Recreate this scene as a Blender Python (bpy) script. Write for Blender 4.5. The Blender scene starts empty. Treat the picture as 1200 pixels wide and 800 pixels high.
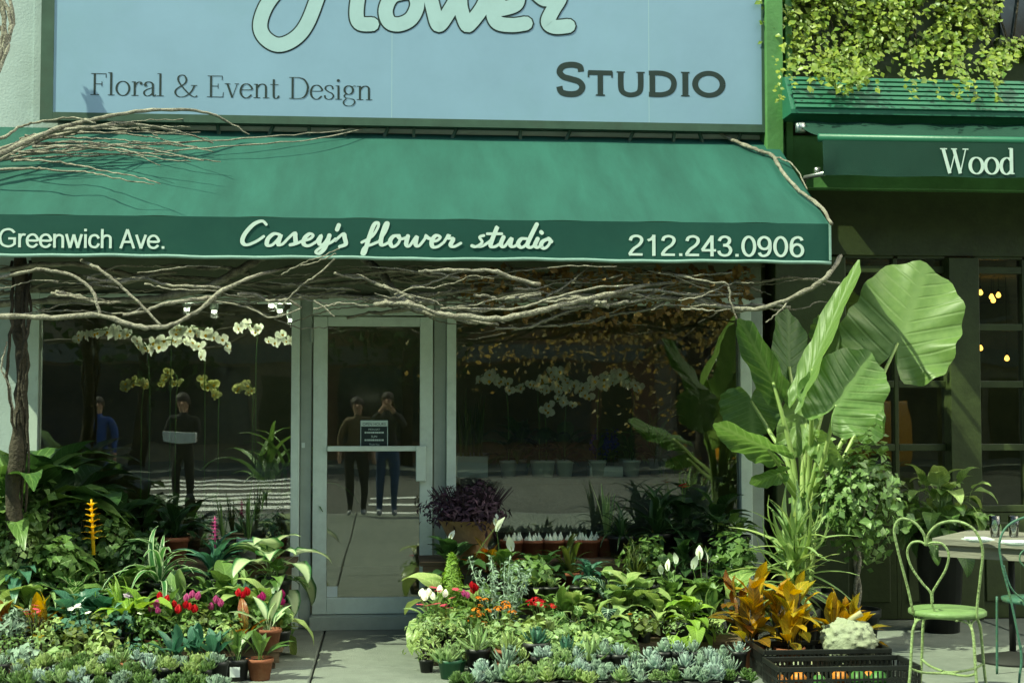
import bpy, math, random
from mathutils import Vector, Matrix, Quaternion
from math import sin, cos, pi, radians, atan2, sqrt
rnd = random.Random(7)
scene = bpy.context.scene
COL = scene.collection

# ------------------------------------------------------------------ camera, sky, sun, exposure
F = 1667.0; CAMZ = 1.5; DIST = 10.0; YAW = radians(5.0); PITCH = radians(2.75)
cam_data = bpy.data.cameras.new('camera'); cam = bpy.data.objects.new('camera', cam_data); COL.objects.link(cam)
cam.location = (0, -DIST, CAMZ); cam.rotation_euler = (pi/2 + PITCH, 0, -YAW)
cam_data.sensor_width = 36; cam_data.lens = 36*F/1200; cam_data.clip_end = 2000; cam_data.clip_start = 0.05
scene.camera = cam
CM = cam.rotation_euler.to_matrix(); CL = Vector(cam.location)
def ray(px, py):
    return CM @ Vector(((px-600)/F, (400-py)/F, -1))
def P(px, py, Y):
    d = ray(px, py); t = (Y - CL.y)/d.y; return CL + d*t
def G(px, py, z=0):
    d = ray(px, py); t = (z - CL.z)/d.z; return CL + d*t
def X(px, Y=0.0, py=450): return P(px, py, Y).x
def Z(py, Y=0.0, px=500): return P(px, py, Y).z

SUN = Vector((-0.78, -0.34, 1.0)).normalized()
world = bpy.data.worlds.new('World'); scene.world = world; world.use_nodes = True
nt = world.node_tree; bg = nt.nodes['Background']; sky = nt.nodes.new('ShaderNodeTexSky')
sky.sky_type = 'NISHITA'; sky.sun_disc = False
sky.sun_elevation = math.asin(SUN.z); sky.sun_rotation = atan2(-SUN.x, SUN.y)
sky.air_density = 1.0; sky.dust_density = 4.0; sky.ozone_density = 1.0
nt.links.new(sky.outputs[0], bg.inputs[0]); bg.inputs[1].default_value = 0.13
sd = bpy.data.lights.new('sun', 'SUN'); sd.energy = 4.3; sd.angle = radians(0.53); sd.color = (1.0, 0.96, 0.76)
so = bpy.data.objects.new('sun', sd); COL.objects.link(so); so.rotation_euler = (-SUN).to_track_quat('-Z', 'Y').to_euler()
so.location = (-14, -8, 20)
vs = scene.view_settings; vs.view_transform = 'Standard'; vs.look = 'None'; vs.gamma = 1; vs.exposure = 0.85; vs.use_curve_mapping = False; vs.use_white_balance = True; vs.white_balance_temperature = 6700; vs.white_balance_tint = -14
scene.display_settings.display_device = 'sRGB'
scene.cycles.max_bounces = 8; scene.cycles.transparent_max_bounces = 12; scene.cycles.caustics_reflective = False; scene.cycles.caustics_refractive = False
scene.cycles.use_denoising = True

# ------------------------------------------------------------------ materials
def lin(r, g, b):
    f = lambda c: (c/255/12.92 if c/255 <= 0.04045 else ((c/255+0.055)/1.055)**2.4)
    return (f(r), f(g), f(b))
def _new(name):
    m = bpy.data.materials.new(name); m.use_nodes = True; n = m.node_tree
    for x in list(n.nodes): n.nodes.remove(x)
    out = n.nodes.new('ShaderNodeOutputMaterial'); return m, n, out
def _mul(c, k): return (min(c[0]*k,1), min(c[1]*k,1), min(c[2]*k,1), 1)
def pm(name, col, rough=0.6, var=0.2, scale=6.0, bump=0.0, bscale=40.0, metallic=0.0, spec=0.4, orand=0.0, dirt=0.0, dirtcol=(0.05,0.045,0.03), coat=0.0, emit=0.0, stretch=(1,1,1)):
    m, n, out = _new(name); L = n.links
    b = n.nodes.new('ShaderNodeBsdfPrincipled'); L.new(b.outputs[0], out.inputs[0])
    b.inputs['Roughness'].default_value = rough; b.inputs['Metallic'].default_value = metallic
    b.inputs['Specular IOR Level'].default_value = spec; b.inputs['Coat Weight'].default_value = coat
    tc = n.nodes.new('ShaderNodeTexCoord'); mp = n.nodes.new('ShaderNodeMapping'); L.new(tc.outputs['Object'], mp.inputs[0]); mp.inputs['Scale'].default_value = stretch
    nz = n.nodes.new('ShaderNodeTexNoise'); nz.inputs['Scale'].default_value = scale; nz.inputs['Detail'].default_value = 6; nz.inputs['Roughness'].default_value = 0.65
    L.new(mp.outputs[0], nz.inputs['Vector'])
    rp = n.nodes.new('ShaderNodeValToRGB'); L.new(nz.outputs['Fac'], rp.inputs[0])
    rp.color_ramp.elements[0].position = 0.3; rp.color_ramp.elements[1].position = 0.7
    rp.color_ramp.elements[0].color = _mul(col, 1-var); rp.color_ramp.elements[1].color = _mul(col, 1+var)
    c = rp.outputs[0]
    if dirt:
        n2 = n.nodes.new('ShaderNodeTexNoise'); n2.inputs['Scale'].default_value = scale*0.45; n2.inputs['Detail'].default_value = 8; n2.inputs['Roughness'].default_value = 0.75; L.new(mp.outputs[0], n2.inputs['Vector'])
        r2 = n.nodes.new('ShaderNodeValToRGB'); L.new(n2.outputs['Fac'], r2.inputs[0]); r2.color_ramp.elements[0].position = 0.5; r2.color_ramp.elements[1].position = 0.75
        r2.color_ramp.elements[1].color = (dirt, dirt, dirt, 1)
        mx = n.nodes.new('ShaderNodeMix'); mx.data_type = 'RGBA'; L.new(r2.outputs[0], mx.inputs[0]); L.new(c, mx.inputs[6]); mx.inputs[7].default_value = (*dirtcol, 1); c = mx.outputs[2]
    if orand:
        oi = n.nodes.new('ShaderNodeObjectInfo'); mr = n.nodes.new('ShaderNodeMapRange'); L.new(oi.outputs['Random'], mr.inputs[0]); mr.inputs[3].default_value = 1-orand; mr.inputs[4].default_value = 1+orand
        hs = n.nodes.new('ShaderNodeHueSaturation'); L.new(c, hs.inputs['Color']); L.new(mr.outputs[0], hs.inputs['Value']); c = hs.outputs[0]
    L.new(c, b.inputs['Base Color'])
    if emit: L.new(c, b.inputs['Emission Color']); b.inputs['Emission Strength'].default_value = emit
    if bump:
        n3 = n.nodes.new('ShaderNodeTexNoise'); n3.inputs['Scale'].default_value = bscale; n3.inputs['Detail'].default_value = 6; L.new(mp.outputs[0], n3.inputs['Vector'])
        bp = n.nodes.new('ShaderNodeBump'); bp.inputs['Strength'].default_value = bump; bp.inputs['Distance'].default_value = 0.02; L.new(n3.outputs['Fac'], bp.inputs['Height']); L.new(bp.outputs[0], b.inputs['Normal'])
    return m
def leafmat(name, c1, c2, rough=0.42, trans=0.28, vein=None, veinw=0.5, edge=None, spec=0.5, tcol=None, nv=10.0):
    """c1..c2: colour range from leaf to leaf; vein: colour of midrib and side veins; edge: colour of margin"""
    m, n, out = _new(name); L = n.links
    b = n.nodes.new('ShaderNodeBsdfPrincipled'); b.inputs['Roughness'].default_value = rough; b.inputs['Specular IOR Level'].default_value = spec
    oi = n.nodes.new('ShaderNodeObjectInfo'); at = n.nodes.new('ShaderNodeAttribute'); at.attribute_name = 'var'
    ad = n.nodes.new('ShaderNodeMath'); ad.operation = 'ADD'; L.new(oi.outputs['Random'], ad.inputs[0]); L.new(at.outputs['Fac'], ad.inputs[1])
    fr = n.nodes.new('ShaderNodeMath'); fr.operation = 'FRACT'; L.new(ad.outputs[0], fr.inputs[0])
    tc = n.nodes.new('ShaderNodeTexCoord'); nz = n.nodes.new('ShaderNodeTexNoise'); nz.inputs['Scale'].default_value = 14; nz.inputs['Detail'].default_value = 4; L.new(tc.outputs['Object'], nz.inputs['Vector'])
    a2 = n.nodes.new('ShaderNodeMath'); a2.operation = 'MULTIPLY_ADD'; L.new(nz.outputs['Fac'], a2.inputs[0]); a2.inputs[1].default_value = 0.9; L.new(fr.outputs[0], a2.inputs[2])
    a3 = n.nodes.new('ShaderNodeMath'); a3.operation = 'MULTIPLY_ADD'; L.new(a2.outputs[0], a3.inputs[0]); a3.inputs[1].default_value = 0.8; a3.inputs[2].default_value = -0.26; a3.use_clamp = True
    mx = n.nodes.new('ShaderNodeMix'); mx.data_type = 'RGBA'; L.new(a3.outputs[0], mx.inputs[0]); mx.inputs[6].default_value = (*c1, 1); mx.inputs[7].default_value = (*c2, 1); c = mx.outputs[2]
    lu = n.nodes.new('ShaderNodeAttribute'); lu.attribute_name = 'lu'; lv = n.nodes.new('ShaderNodeAttribute'); lv.attribute_name = 'lv'
    av = n.nodes.new('ShaderNodeMath'); av.operation = 'ABSOLUTE'; L.new(lv.outputs['Fac'], av.inputs[0])
    hgt = None
    if vein is not None:
        # side veins: lines of constant (lu - 0.22*|lv|), spaced nv per leaf
        s = n.nodes.new('ShaderNodeMath'); s.operation = 'MULTIPLY_ADD'; L.new(av.outputs[0], s.inputs[0]); s.inputs[1].default_value = -0.22; L.new(lu.outputs['Fac'], s.inputs[2])
        k = n.nodes.new('ShaderNodeMath'); k.operation = 'MULTIPLY'; L.new(s.outputs[0], k.inputs[0]); k.inputs[1].default_value = nv
        f2 = n.nodes.new('ShaderNodeMath'); f2.operation = 'PINGPONG'; L.new(k.outputs[0], f2.inputs[0]); f2.inputs[1].default_value = 0.5
        r1 = n.nodes.new('ShaderNodeMapRange'); L.new(f2.outputs[0], r1.inputs[0]); r1.inputs[1].default_value = 0.03; r1.inputs[2].default_value = 0.14; r1.inputs[3].default_value = 1; r1.inputs[4].default_value = 0
        r2 = n.nodes.new('ShaderNodeMapRange'); L.new(av.outputs[0], r2.inputs[0]); r2.inputs[1].default_value = 0.03; r2.inputs[2].default_value = 0.14; r2.inputs[3].default_value = 1; r2.inputs[4].default_value = 0
        mxx = n.nodes.new('ShaderNodeMath'); mxx.operation = 'MAXIMUM'; L.new(r1.outputs[0], mxx.inputs[0]); L.new(r2.outputs[0], mxx.inputs[1])
        w = n.nodes.new('ShaderNodeMath'); w.operation = 'MULTIPLY'; L.new(mxx.outputs[0], w.inputs[0]); w.inputs[1].default_value = veinw
        m2 = n.nodes.new('ShaderNodeMix'); m2.data_type = 'RGBA'; L.new(w.outputs[0], m2.inputs[0]); L.new(c, m2.inputs[6]); m2.inputs[7].default_value = (*vein, 1); c = m2.outputs[2]; hgt = mxx.outputs[0]
    if edge is not None:
        r3 = n.nodes.new('ShaderNodeMapRange'); L.new(av.outputs[0], r3.inputs[0]); r3.inputs[1].default_value = 0.55; r3.inputs[2].default_value = 0.85
        m3 = n.nodes.new('ShaderNodeMix'); m3.data_type = 'RGBA'; L.new(r3.outputs[0], m3.inputs[0]); L.new(c, m3.inputs[6]); m3.inputs[7].default_value = (*edge, 1); c = m3.outputs[2]
    L.new(c, b.inputs['Base Color'])
    if hgt is not None:
        bp = n.nodes.new('ShaderNodeBump'); bp.inputs['Strength'].default_value = 0.35; bp.inputs['Distance'].default_value = 0.01; bp.invert = True; L.new(hgt, bp.inputs['Height']); L.new(bp.outputs[0], b.inputs['Normal'])
    tr = n.nodes.new('ShaderNodeBsdfTranslucent')
    hs = n.nodes.new('ShaderNodeHueSaturation'); L.new(c, hs.inputs['Color']); hs.inputs['Hue'].default_value = 0.485; hs.inputs['Saturation'].default_value = 1.1; hs.inputs['Value'].default_value = 1.7
    L.new(hs.outputs[0], tr.inputs[0])
    ms = n.nodes.new('ShaderNodeMixShader'); ms.inputs[0].default_value = trans; L.new(b.outputs[0], ms.inputs[1]); L.new(tr.outputs[0], ms.inputs[2]); L.new(ms.outputs[0], out.inputs[0])
    return m
def glassmat(name, tint=(0.8,0.9,0.86), ior=1.5, boost=1.0, rough=0.0):
    m, n, out = _new(name); L = n.links
    fr = n.nodes.new('ShaderNodeFresnel'); fr.inputs[0].default_value = ior
    mu = n.nodes.new('ShaderNodeMath'); mu.operation = 'MULTIPLY'; mu.use_clamp = True; L.new(fr.outputs[0], mu.inputs[0]); mu.inputs[1].default_value = boost
    t = n.nodes.new('ShaderNodeBsdfTransparent'); t.inputs[0].default_value = (*tint, 1)
    g = n.nodes.new('ShaderNodeBsdfGlossy'); g.inputs['Roughness'].default_value = rough
    tc = n.nodes.new('ShaderNodeTexCoord'); nz = n.nodes.new('ShaderNodeTexNoise'); nz.inputs['Scale'].default_value = 1.3; nz.inputs['Detail'].default_value = 2; L.new(tc.outputs['Object'], nz.inputs['Vector'])
    bp = n.nodes.new('ShaderNodeBump'); bp.inputs['Strength'].default_value = 0.05; bp.inputs['Distance'].default_value = 0.03; L.new(nz.outputs['Fac'], bp.inputs['Height']); L.new(bp.outputs[0], g.inputs['Normal'])
    ms = n.nodes.new('ShaderNodeMixShader'); L.new(mu.outputs[0], ms.inputs[0]); L.new(t.outputs[0], ms.inputs[1]); L.new(g.outputs[0], ms.inputs[2]); L.new(ms.outputs[0], out.inputs[0])
    return m
def emitmat(name, col, s):
    m, n, out = _new(name); e = n.nodes.new('ShaderNodeEmission'); e.inputs[0].default_value = (*col, 1); e.inputs[1].default_value = s; n.links.new(e.outputs[0], out.inputs[0]); return m

M = {}
M['stucco'] = pm('stucco', (0.42,0.50,0.50), 0.85, 0.10, 3, 0.15, 60, dirt=0.35, dirtcol=(0.25,0.28,0.24))
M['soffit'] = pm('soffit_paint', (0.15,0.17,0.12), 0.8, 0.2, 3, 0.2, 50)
M['alu'] = pm('aluminium_frame', (0.62,0.71,0.64), 0.45, 0.08, 9, 0.05, 80, metallic=0.15, dirt=0.3, dirtcol=(0.2,0.22,0.2))
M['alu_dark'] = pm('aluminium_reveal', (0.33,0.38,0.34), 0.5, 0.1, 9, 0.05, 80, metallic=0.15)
M['rubber'] = pm('black_rubber', (0.012,0.013,0.012), 0.7, 0.2, 20)
M['awn'] = pm('awning_cloth', (0.021,0.082,0.066), 0.75, 0.2, 2.2, 0.12, 420, spec=0.2, dirt=0.8, dirtcol=(0.015,0.062,0.048), stretch=(2.4,.5,.5))
M['valance'] = pm('valance_cloth', (0.012,0.058,0.047), 0.75, 0.08, 3, 0.1, 420, spec=0.2, dirt=0.2, dirtcol=(0.04,0.12,0.08))
M['hem'] = pm('hem_piping', (0.2,0.32,0.29), 0.6, 0.1, 20)
M['white_print'] = pm('white_print', (0.50,0.62,0.58), 0.6, 0.05, 20)
M['signface'] = pm('sign_acrylic', (0.235,0.355,0.49), 0.30, 0.10, 0.8, 0.015, 8, spec=0.5, dirt=0.55, dirtcol=(0.21,0.35,0.41))
M['signframe'] = pm('sign_frame', (0.045,0.085,0.06), 0.5, 0.2, 6, dirt=0.4)
M['ink'] = pm('dark_print', (0.012,0.026,0.026), 0.7, 0.1, 20)
M['ink_soft'] = pm('pale_letter_fill', (0.36,0.50,0.54), 0.4, 0.05, 8)
M['green_paint'] = pm('green_paint', (0.10,0.235,0.075), 0.45, 0.22, 4, 0.15, 30, dirt=0.4, dirtcol=(0.05,0.11,0.03))
M['green_dark'] = pm('dark_green_joinery', (0.038,0.052,0.018), 0.4, 0.3, 6, 0.12, 35)
M['shutter'] = pm('shutter_green', (0.026,0.13,0.078), 0.4, 0.12, 5, 0.05, 30, dirt=0.3, dirtcol=(0.03,0.08,0.05))
M['awn2'] = pm('dark_awning_cloth', (0.009,0.043,0.029), 0.7, 0.12, 3, 0.15, 300, spec=0.25)
M['steel'] = pm('galvanised_steel', (0.4,0.43,0.42), 0.35, 0.2, 12, metallic=0.8)
M['concrete'] = pm('pavement_concrete', (0.165,0.185,0.16), 0.85, 0.14, 7, 0.35, 120, orand=0.09, dirt=0.5, dirtcol=(0.085,0.10,0.082))
M['asphalt'] = pm('asphalt', (0.085,0.088,0.08), 0.9, 0.25, 5, 0.4, 90, dirt=0.3, dirtcol=(0.09,0.09,0.085))
M['kerb'] = pm('kerb_stone', (0.22,0.23,0.22), 0.8, 0.2, 9, 0.3, 60)
M['paint_white'] = pm('road_paint', (0.78,0.80,0.76), 0.8, 0.1, 12, dirt=0.4, dirtcol=(0.2,0.2,0.2))
M['bark'] = pm('vine_bark', (0.25,0.235,0.19), 0.85, 0.5, 16, 1.0, 60, dirt=0.85, dirtcol=(0.085,0.065,0.04), stretch=(1,1,1))
M['bark_dark'] = pm('trunk_bark', (0.045,0.037,0.025), 0.9, 0.4, 20, 1.0, 45, dirt=0.5, dirtcol=(0.03,0.025,0.018))
M['terracotta'] = pm('terracotta', (0.24,0.085,0.042), 0.8, 0.2, 14, 0.2, 60, orand=0.2, dirt=0.35, dirtcol=(0.3,0.24,0.18))
M['blackpot'] = pm('black_plastic_pot', (0.018,0.02,0.019), 0.45, 0.2, 12, orand=0.2)
M['greenpot'] = pm('green_plastic_pot', (0.03,0.11,0.055), 0.45, 0.15, 12, orand=0.2)
M['greypot'] = pm('grey_cement_pot', (0.30,0.34,0.32), 0.8, 0.2, 14, 0.3, 60)
M['whitepot'] = pm('white_ceramic_pot', (0.60,0.68,0.66), 0.3, 0.06, 8)
M['soil'] = pm('soil', (0.025,0.018,0.012), 0.95, 0.4, 40, 0.9, 90)
M['wood'] = pm('weathered_wood', (0.12,0.085,0.05), 0.75, 0.35, 5, 0.4, 40, stretch=(0.3,4,4), orand=0.2)
M['tablewood'] = pm('table_wood', (0.19,0.185,0.15), 0.6, 0.3, 6, 0.3, 40, stretch=(0.4,5,5))
M['dark_room'] = pm('dim_room_paint', (0.26,0.25,0.15), 0.9, 0.3, 2)
M['roomfloor'] = pm('shop_floor', (0.22,0.21,0.15), 0.6, 0.25, 3)
M['stone'] = pm('stone_ledge', (0.20,0.215,0.19), 0.8, 0.2, 5, 0.3, 40)
M['chairpaint'] = pm('chipped_lime_paint', (0.25,0.34,0.14), 0.5, 0.35, 25, 0.6, 80, dirt=0.85, dirtcol=(0.16,0.15,0.06))
M['seatpaint'] = pm('lime_seat_paint', (0.16,0.25,0.09), 0.5, 0.2, 12, 0.25, 60, dirt=0.4, dirtcol=(0.09,0.16,0.045))
M['tealpaint'] = pm('teal_wire_paint', (0.05,0.13,0.09), 0.5, 0.25, 25, 0.3, 80, dirt=0.6, dirtcol=(0.2,0.25,0.06))
M['crate'] = pm('black_crate_plastic', (0.012,0.014,0.013), 0.35, 0.2, 12)
M['gourd'] = pm('pale_gourd', (0.27,0.30,0.20), 0.6, 0.16, 14, 0.4, 70, dirt=0.3, dirtcol=(0.3,0.33,0.18))
M['orange_gourd'] = pm('orange_gourd', (0.45,0.16,0.02), 0.5, 0.3, 18, orand=0.3)
M['green_gourd'] = pm('green_gourd', (0.05,0.14,0.03), 0.5, 0.5, 18, orand=0.3)
M['gourdstem'] = pm('gourd_stem', (0.38,0.36,0.2), 0.8, 0.2, 30, 0.4)
M['glass'] = glassmat('shop_glass', (0.95,0.98,0.94), 1.6, 2.5)
M['glass2'] = glassmat('old_glass', (0.7,0.76,0.68), 1.5, 1.5)
M['tumbler'] = glassmat('tumbler_glass', (0.93,0.97,0.95), 1.5, 2.6, 0.02)
M['kraft'] = pm('kraft_paper', (0.30,0.19,0.10), 0.8, 0.2, 10, 0.4, 30)
M['paper'] = pm('white_paper', (0.62,0.70,0.68), 0.7, 0.06, 10)
M['bulb'] = emitmat('lit_spot', (1.0,0.96,0.85), 9.0)
M['warm_bulb'] = emitmat('lit_warm_bulb', (1.0,0.42,0.10), 4.5)
M['brick'] = pm('far_brick', (0.24,0.14,0.085), 0.9, 0.25, 8, 0.3, 60)
M['brick2'] = pm('far_pale_brick', (0.33,0.28,0.19), 0.9, 0.25, 8, 0.3, 60)
M['darkglass'] = pm('dark_window_glass', (0.02,0.03,0.035), 0.08, 0.2, 3, spec=0.8)
M['carpaint'] = pm('silver_blue_paint', (0.07,0.10,0.14), 0.3, 0.05, 3, coat=0.8, metallic=0.3)
M['taxipaint'] = pm('taxi_yellow_paint', (0.80,0.36,0.02), 0.3, 0.05, 3, coat=0.8)
M['tyre'] = pm('tyre_rubber', (0.015,0.015,0.015), 0.8, 0.2, 20)
M['skin'] = pm('skin', (0.42,0.25,0.17), 0.55, 0.08, 12)
M['hair'] = pm('dark_hair', (0.02,0.014,0.01), 0.5, 0.3, 40, 0.4, 120)
for k, c in (('cloth_black',(0.015,0.016,0.018)),('cloth_jeans',(0.03,0.065,0.14)),('cloth_tan',(0.13,0.095,0.05)),('cloth_blue',(0.02,0.06,0.24)),('cloth_grey',(0.09,0.095,0.085)),('cloth_white',(0.7,0.74,0.72)),('shoe',(0.45,0.45,0.43))):
    M[k] = pm(k, c, 0.85, 0.2, 25, 0.3, 120)

# ------------------------------------------------------------------ mesh helpers
class MB:
    def __init__(s): s.v = []; s.f = []; s.m = []; s.var = []; s.lu = []; s.lv = []; s.curvar = 0.0; s.mi = 0
    def vert(s, p, u=0.0, w=0.0):
        s.v.append(tuple(p)); s.var.append(s.curvar); s.lu.append(u); s.lv.append(w); return len(s.v)-1
    def face(s, *i): s.f.append(i); s.m.append(s.mi)
    def box(s, a, b):
        x0,y0,z0 = a; x1,y1,z1 = b
        i = [s.vert(p) for p in ((x0,y0,z0),(x1,y0,z0),(x1,y1,z0),(x0,y1,z0),(x0,y0,z1),(x1,y0,z1),(x1,y1,z1),(x0,y1,z1))]
        for q in ((0,3,2,1),(4,5,6,7),(0,1,5,4),(1,2,6,5),(2,3,7,6),(3,0,4,7)): s.face(*[i[k] for k in q])
        return s
    def obox(s, p, q, w, h, up=(0,0,1)):
        """bar from p to q, w wide, h high"""
        p = Vector(p); q = Vector(q); d = (q-p).normalized(); up = Vector(up); sd = d.cross(up)
        if sd.length < 1e-4: sd = d.cross(Vector((0,1,0)))
        sd.normalize(); up = sd.cross(d).normalized()
        i = []
        for e in (p, q):
            for a, b in ((-1,-1),(1,-1),(1,1),(-1,1)): i.append(s.vert(e + sd*a*w/2 + up*b*h/2))
        for f in ((3,2,1,0),(4,5,6,7),(0,1,5,4),(1,2,6,5),(2,3,7,6),(3,0,4,7)): s.face(*[i[k] for k in f])
        return s
    def tube(s, pts, rad, n=6, caps=True, closed=False):
        pts = [Vector(p) for p in pts]; N = len(pts)
        if not hasattr(rad, '__len__'): rad = [rad]*N
        rings = []; up = None
        for k in range(N):
            if closed: d = pts[(k+1) % N]-pts[k-1]
            else: d = pts[min(k+1,N-1)]-pts[max(k-1,0)]
            if d.length < 1e-9: d = Vector((0,0,1))
            d.normalize()
            if up is None:
                up = d.orthogonal().normalized()
            up = (up - d*up.dot(d))
            if up.length < 1e-6: up = d.orthogonal()
            up.normalize(); sd = d.cross(up)
            rings.append([s.vert(pts[k] + (up*cos(2*pi*j/n) + sd*sin(2*pi*j/n))*rad[k]) for j in range(n)])
        for k in range(N if closed else N-1):
            a, b = rings[k], rings[(k+1) % N]
            for j in range(n): s.face(a[j], a[(j+1)%n], b[(j+1)%n], b[j])
        if caps and not closed: s.face(*reversed(rings[0])); s.face(*rings[-1])
        return s
    def lathe(s, prof, n=16, c=(0,0,0), closed=False):
        rings = []
        for r, z in prof:
            rings.append([s.vert((c[0]+r*cos(2*pi*j/n), c[1]+r*sin(2*pi*j/n), c[2]+z)) for j in range(n)])
        for a, b in zip(rings, rings[1:]):
            for j in range(n): s.face(a[j], a[(j+1)%n], b[(j+1)%n], b[j])
        if prof[0][0] > 1e-5 and not closed: s.face(*reversed(rings[0]))
        if not closed: s.face(*rings[-1])
        return s
    def grid(s, fn, nu, nv):
        g = [[s.vert(*fn(i/nu, j/nv)) if isinstance(fn(i/nu, j/nv)[0], (tuple, Vector)) else s.vert(fn(i/nu, j/nv)) for j in range(nv+1)] for i in range(nu+1)]
        for i in range(nu):
            for j in range(nv): s.face(g[i][j], g[i+1][j], g[i+1][j+1], g[i][j+1])
        return s
    def mesh(s, name, mat, smooth=True):
        me = bpy.data.meshes.new(name); me.from_pydata(s.v, [], s.f)
        for m in (mat if isinstance(mat, (list, tuple)) else [mat]): me.materials.append(M[m] if isinstance(m, str) else m)
        if any(s.m): me.polygons.foreach_set('material_index', s.m)
        if smooth: me.polygons.foreach_set('use_smooth', [True]*len(s.f))
        for nm, d in (('var', s.var), ('lu', s.lu), ('lv', s.lv)):
            if any(d): a = me.attributes.new(nm, 'FLOAT', 'POINT'); a.data.foreach_set('value', d)
        me.update(); return me
    def build(s, name, mat, parent=None, smooth=False, loc=None):
        return put(name, s.mesh(name, mat, smooth), parent, loc)
def put(name, me, parent=None, loc=None):
    o = bpy.data.objects.new(name, me); COL.objects.link(o)
    if parent is not None: o.parent = parent
    if loc is not None: o.location = loc
    return o
def tag(o, label, cat, group=None):
    o['label'] = label; o['category'] = cat
    if group: o['group'] = group
    return o
def thing(name, label, cat, loc=(0,0,0), rz=0, group=None):
    o = bpy.data.objects.new(name, None); COL.objects.link(o); o.location = loc; o.rotation_euler = (0,0,rz); o.empty_display_size = 0.1
    return tag(o, label, cat, group)
def struct(o): o['kind'] = 'structure'; return o
def stuff(o): o['kind'] = 'stuff'; return o
def part_box(name, a, b, mat, parent, bevel=0.0):
    o = MB().box(a, b).build(name, mat, parent)
    if bevel: md = o.modifiers.new('bevel', 'BEVEL'); md.width = bevel; md.segments = 2
    return o
def spline(pts, n=6, closed=False):
    """Catmull-Rom through pts (tuples of any length)"""
    out = []; N = len(pts); rng = range(N if closed else N-1)
    for i in rng:
        if closed: a,b,c,d = pts[i-1], pts[i], pts[(i+1)%N], pts[(i+2)%N]
        else: a,b,c,d = pts[max(i-1,0)], pts[i], pts[i+1], pts[min(i+2,N-1)]
        for k in range(n):
            t = k/n
            out.append(tuple(0.5*((2*q)+(-p+r)*t+(2*p-5*q+4*r-s)*t*t+(-p+3*q-3*r+s)*t**3) for p,q,r,s in zip(a,b,c,d)))
    if not closed: out.append(tuple(pts[-1]))
    return out

# ------------------------------------------------------------------ ground, pavement, road
struct(MB().box((-900,-900,-0.6),(900,900,-0.16)).build('ground', 'asphalt'))
road = struct(MB().box((-120,-26,-0.156),(120,-11.0,-0.13)).build('road', 'asphalt'))
pave = struct(MB().box((-60,-10.85,-0.14),(60,6,-0.022)).build('pavement', 'rubber'))
slab_me = {}
def slab(x0, y0, x1, y1):
    k = (round(x1-x0,2), round(y1-y0,2))
    if k not in slab_me:
        g = 0.006; e = 0.008; w, d = k; b = MB()
        r = [[b.vert(p) for p in ((i,i,z),(w-i,i,z),(w-i,d-i,z),(i,d-i,z))] for i, z in ((g,-0.021),(g,-e),(g+e,0.0))]
        for a, c in zip(r, r[1:]):
            for j in range(4): b.face(a[j], a[(j+1)%4], c[(j+1)%4], c[j])
        b.face(*r[2]); slab_me[k] = b.mesh('slab', 'concrete', False)
    put('slab', slab_me[k], pave, (x0,y0,0))
xs = [-7.9,-6.35,-4.8,-3.25,-1.7,-0.42,1.13,2.68,4.23,5.78,7.33,8.88]
ys = [-10.85,-9.3,-7.75,-6.2,-4.65,-3.1,-1.55,-0.0]
for a, b_ in zip(xs, xs[1:]):
    for c, d in zip(ys, ys[1:]): slab(a, c, b_, d)
kerb = struct(MB().box((-60,-11.0,-0.15),(60,-10.852,0.0)).build('kerb', 'kerb'))
struct(MB().box((-60,-45,-0.15),(60,-26.01,0.0)).build('far_pavement', 'concrete'))
cw = bpy.data.objects.new('crosswalk', None); COL.objects.link(cw); struct(cw)
for y in (-12.6,-14.0,-15.4,-16.8,-18.2,-20.5,-22.2,-24):
    part_box('stripe', (-8.6,y,-0.126),(-1.5,y+0.7,-0.122), 'paint_white', cw)
for y in (-13.0,-15.0,-17.0): part_box('stripe', (-0.3,y,-0.126),(1.2,y+0.5,-0.122), 'paint_white', cw)

# ------------------------------------------------------------------ lettering
def ribbon(mb, pts, w, mp, cap=True):
    """flat pen stroke through 2D pts with width w (number or list); mp maps (u,v) to a world point"""
    N = len(pts)
    if not hasattr(w, '__len__'): w = [w]*N
    prev = None
    for k in range(N):
        a = pts[max(k-1,0)]; b = pts[min(k+1,N-1)]; dx, dy = b[0]-a[0], b[1]-a[1]; l = sqrt(dx*dx+dy*dy) or 1
        nx, ny = -dy/l*w[k]/2, dx/l*w[k]/2
        up = lambda p, e=k*3e-6: (p[0], p[1]-e, p[2])
        i = mb.vert(up(mp(pts[k][0]+nx, pts[k][1]+ny))), mb.vert(up(mp(pts[k][0]-nx, pts[k][1]-ny)))
        if prev: mb.face(prev[0], prev[1], i[1], i[0])
        prev = i
    if cap:
        for k in (0, N-1):
            up = lambda p, e=(4e-4 if k else 3e-4): (p[0], p[1]-e, p[2])
            c = mb.vert(up(mp(*pts[k][:2]))); r = [mb.vert(up(mp(pts[k][0]+cos(2*pi*j/10)*w[k]/2, pts[k][1]+sin(2*pi*j/10)*w[k]/2))) for j in range(10)]
            for j in range(10): mb.face(c, r[j], r[(j+1)%10])
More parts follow.
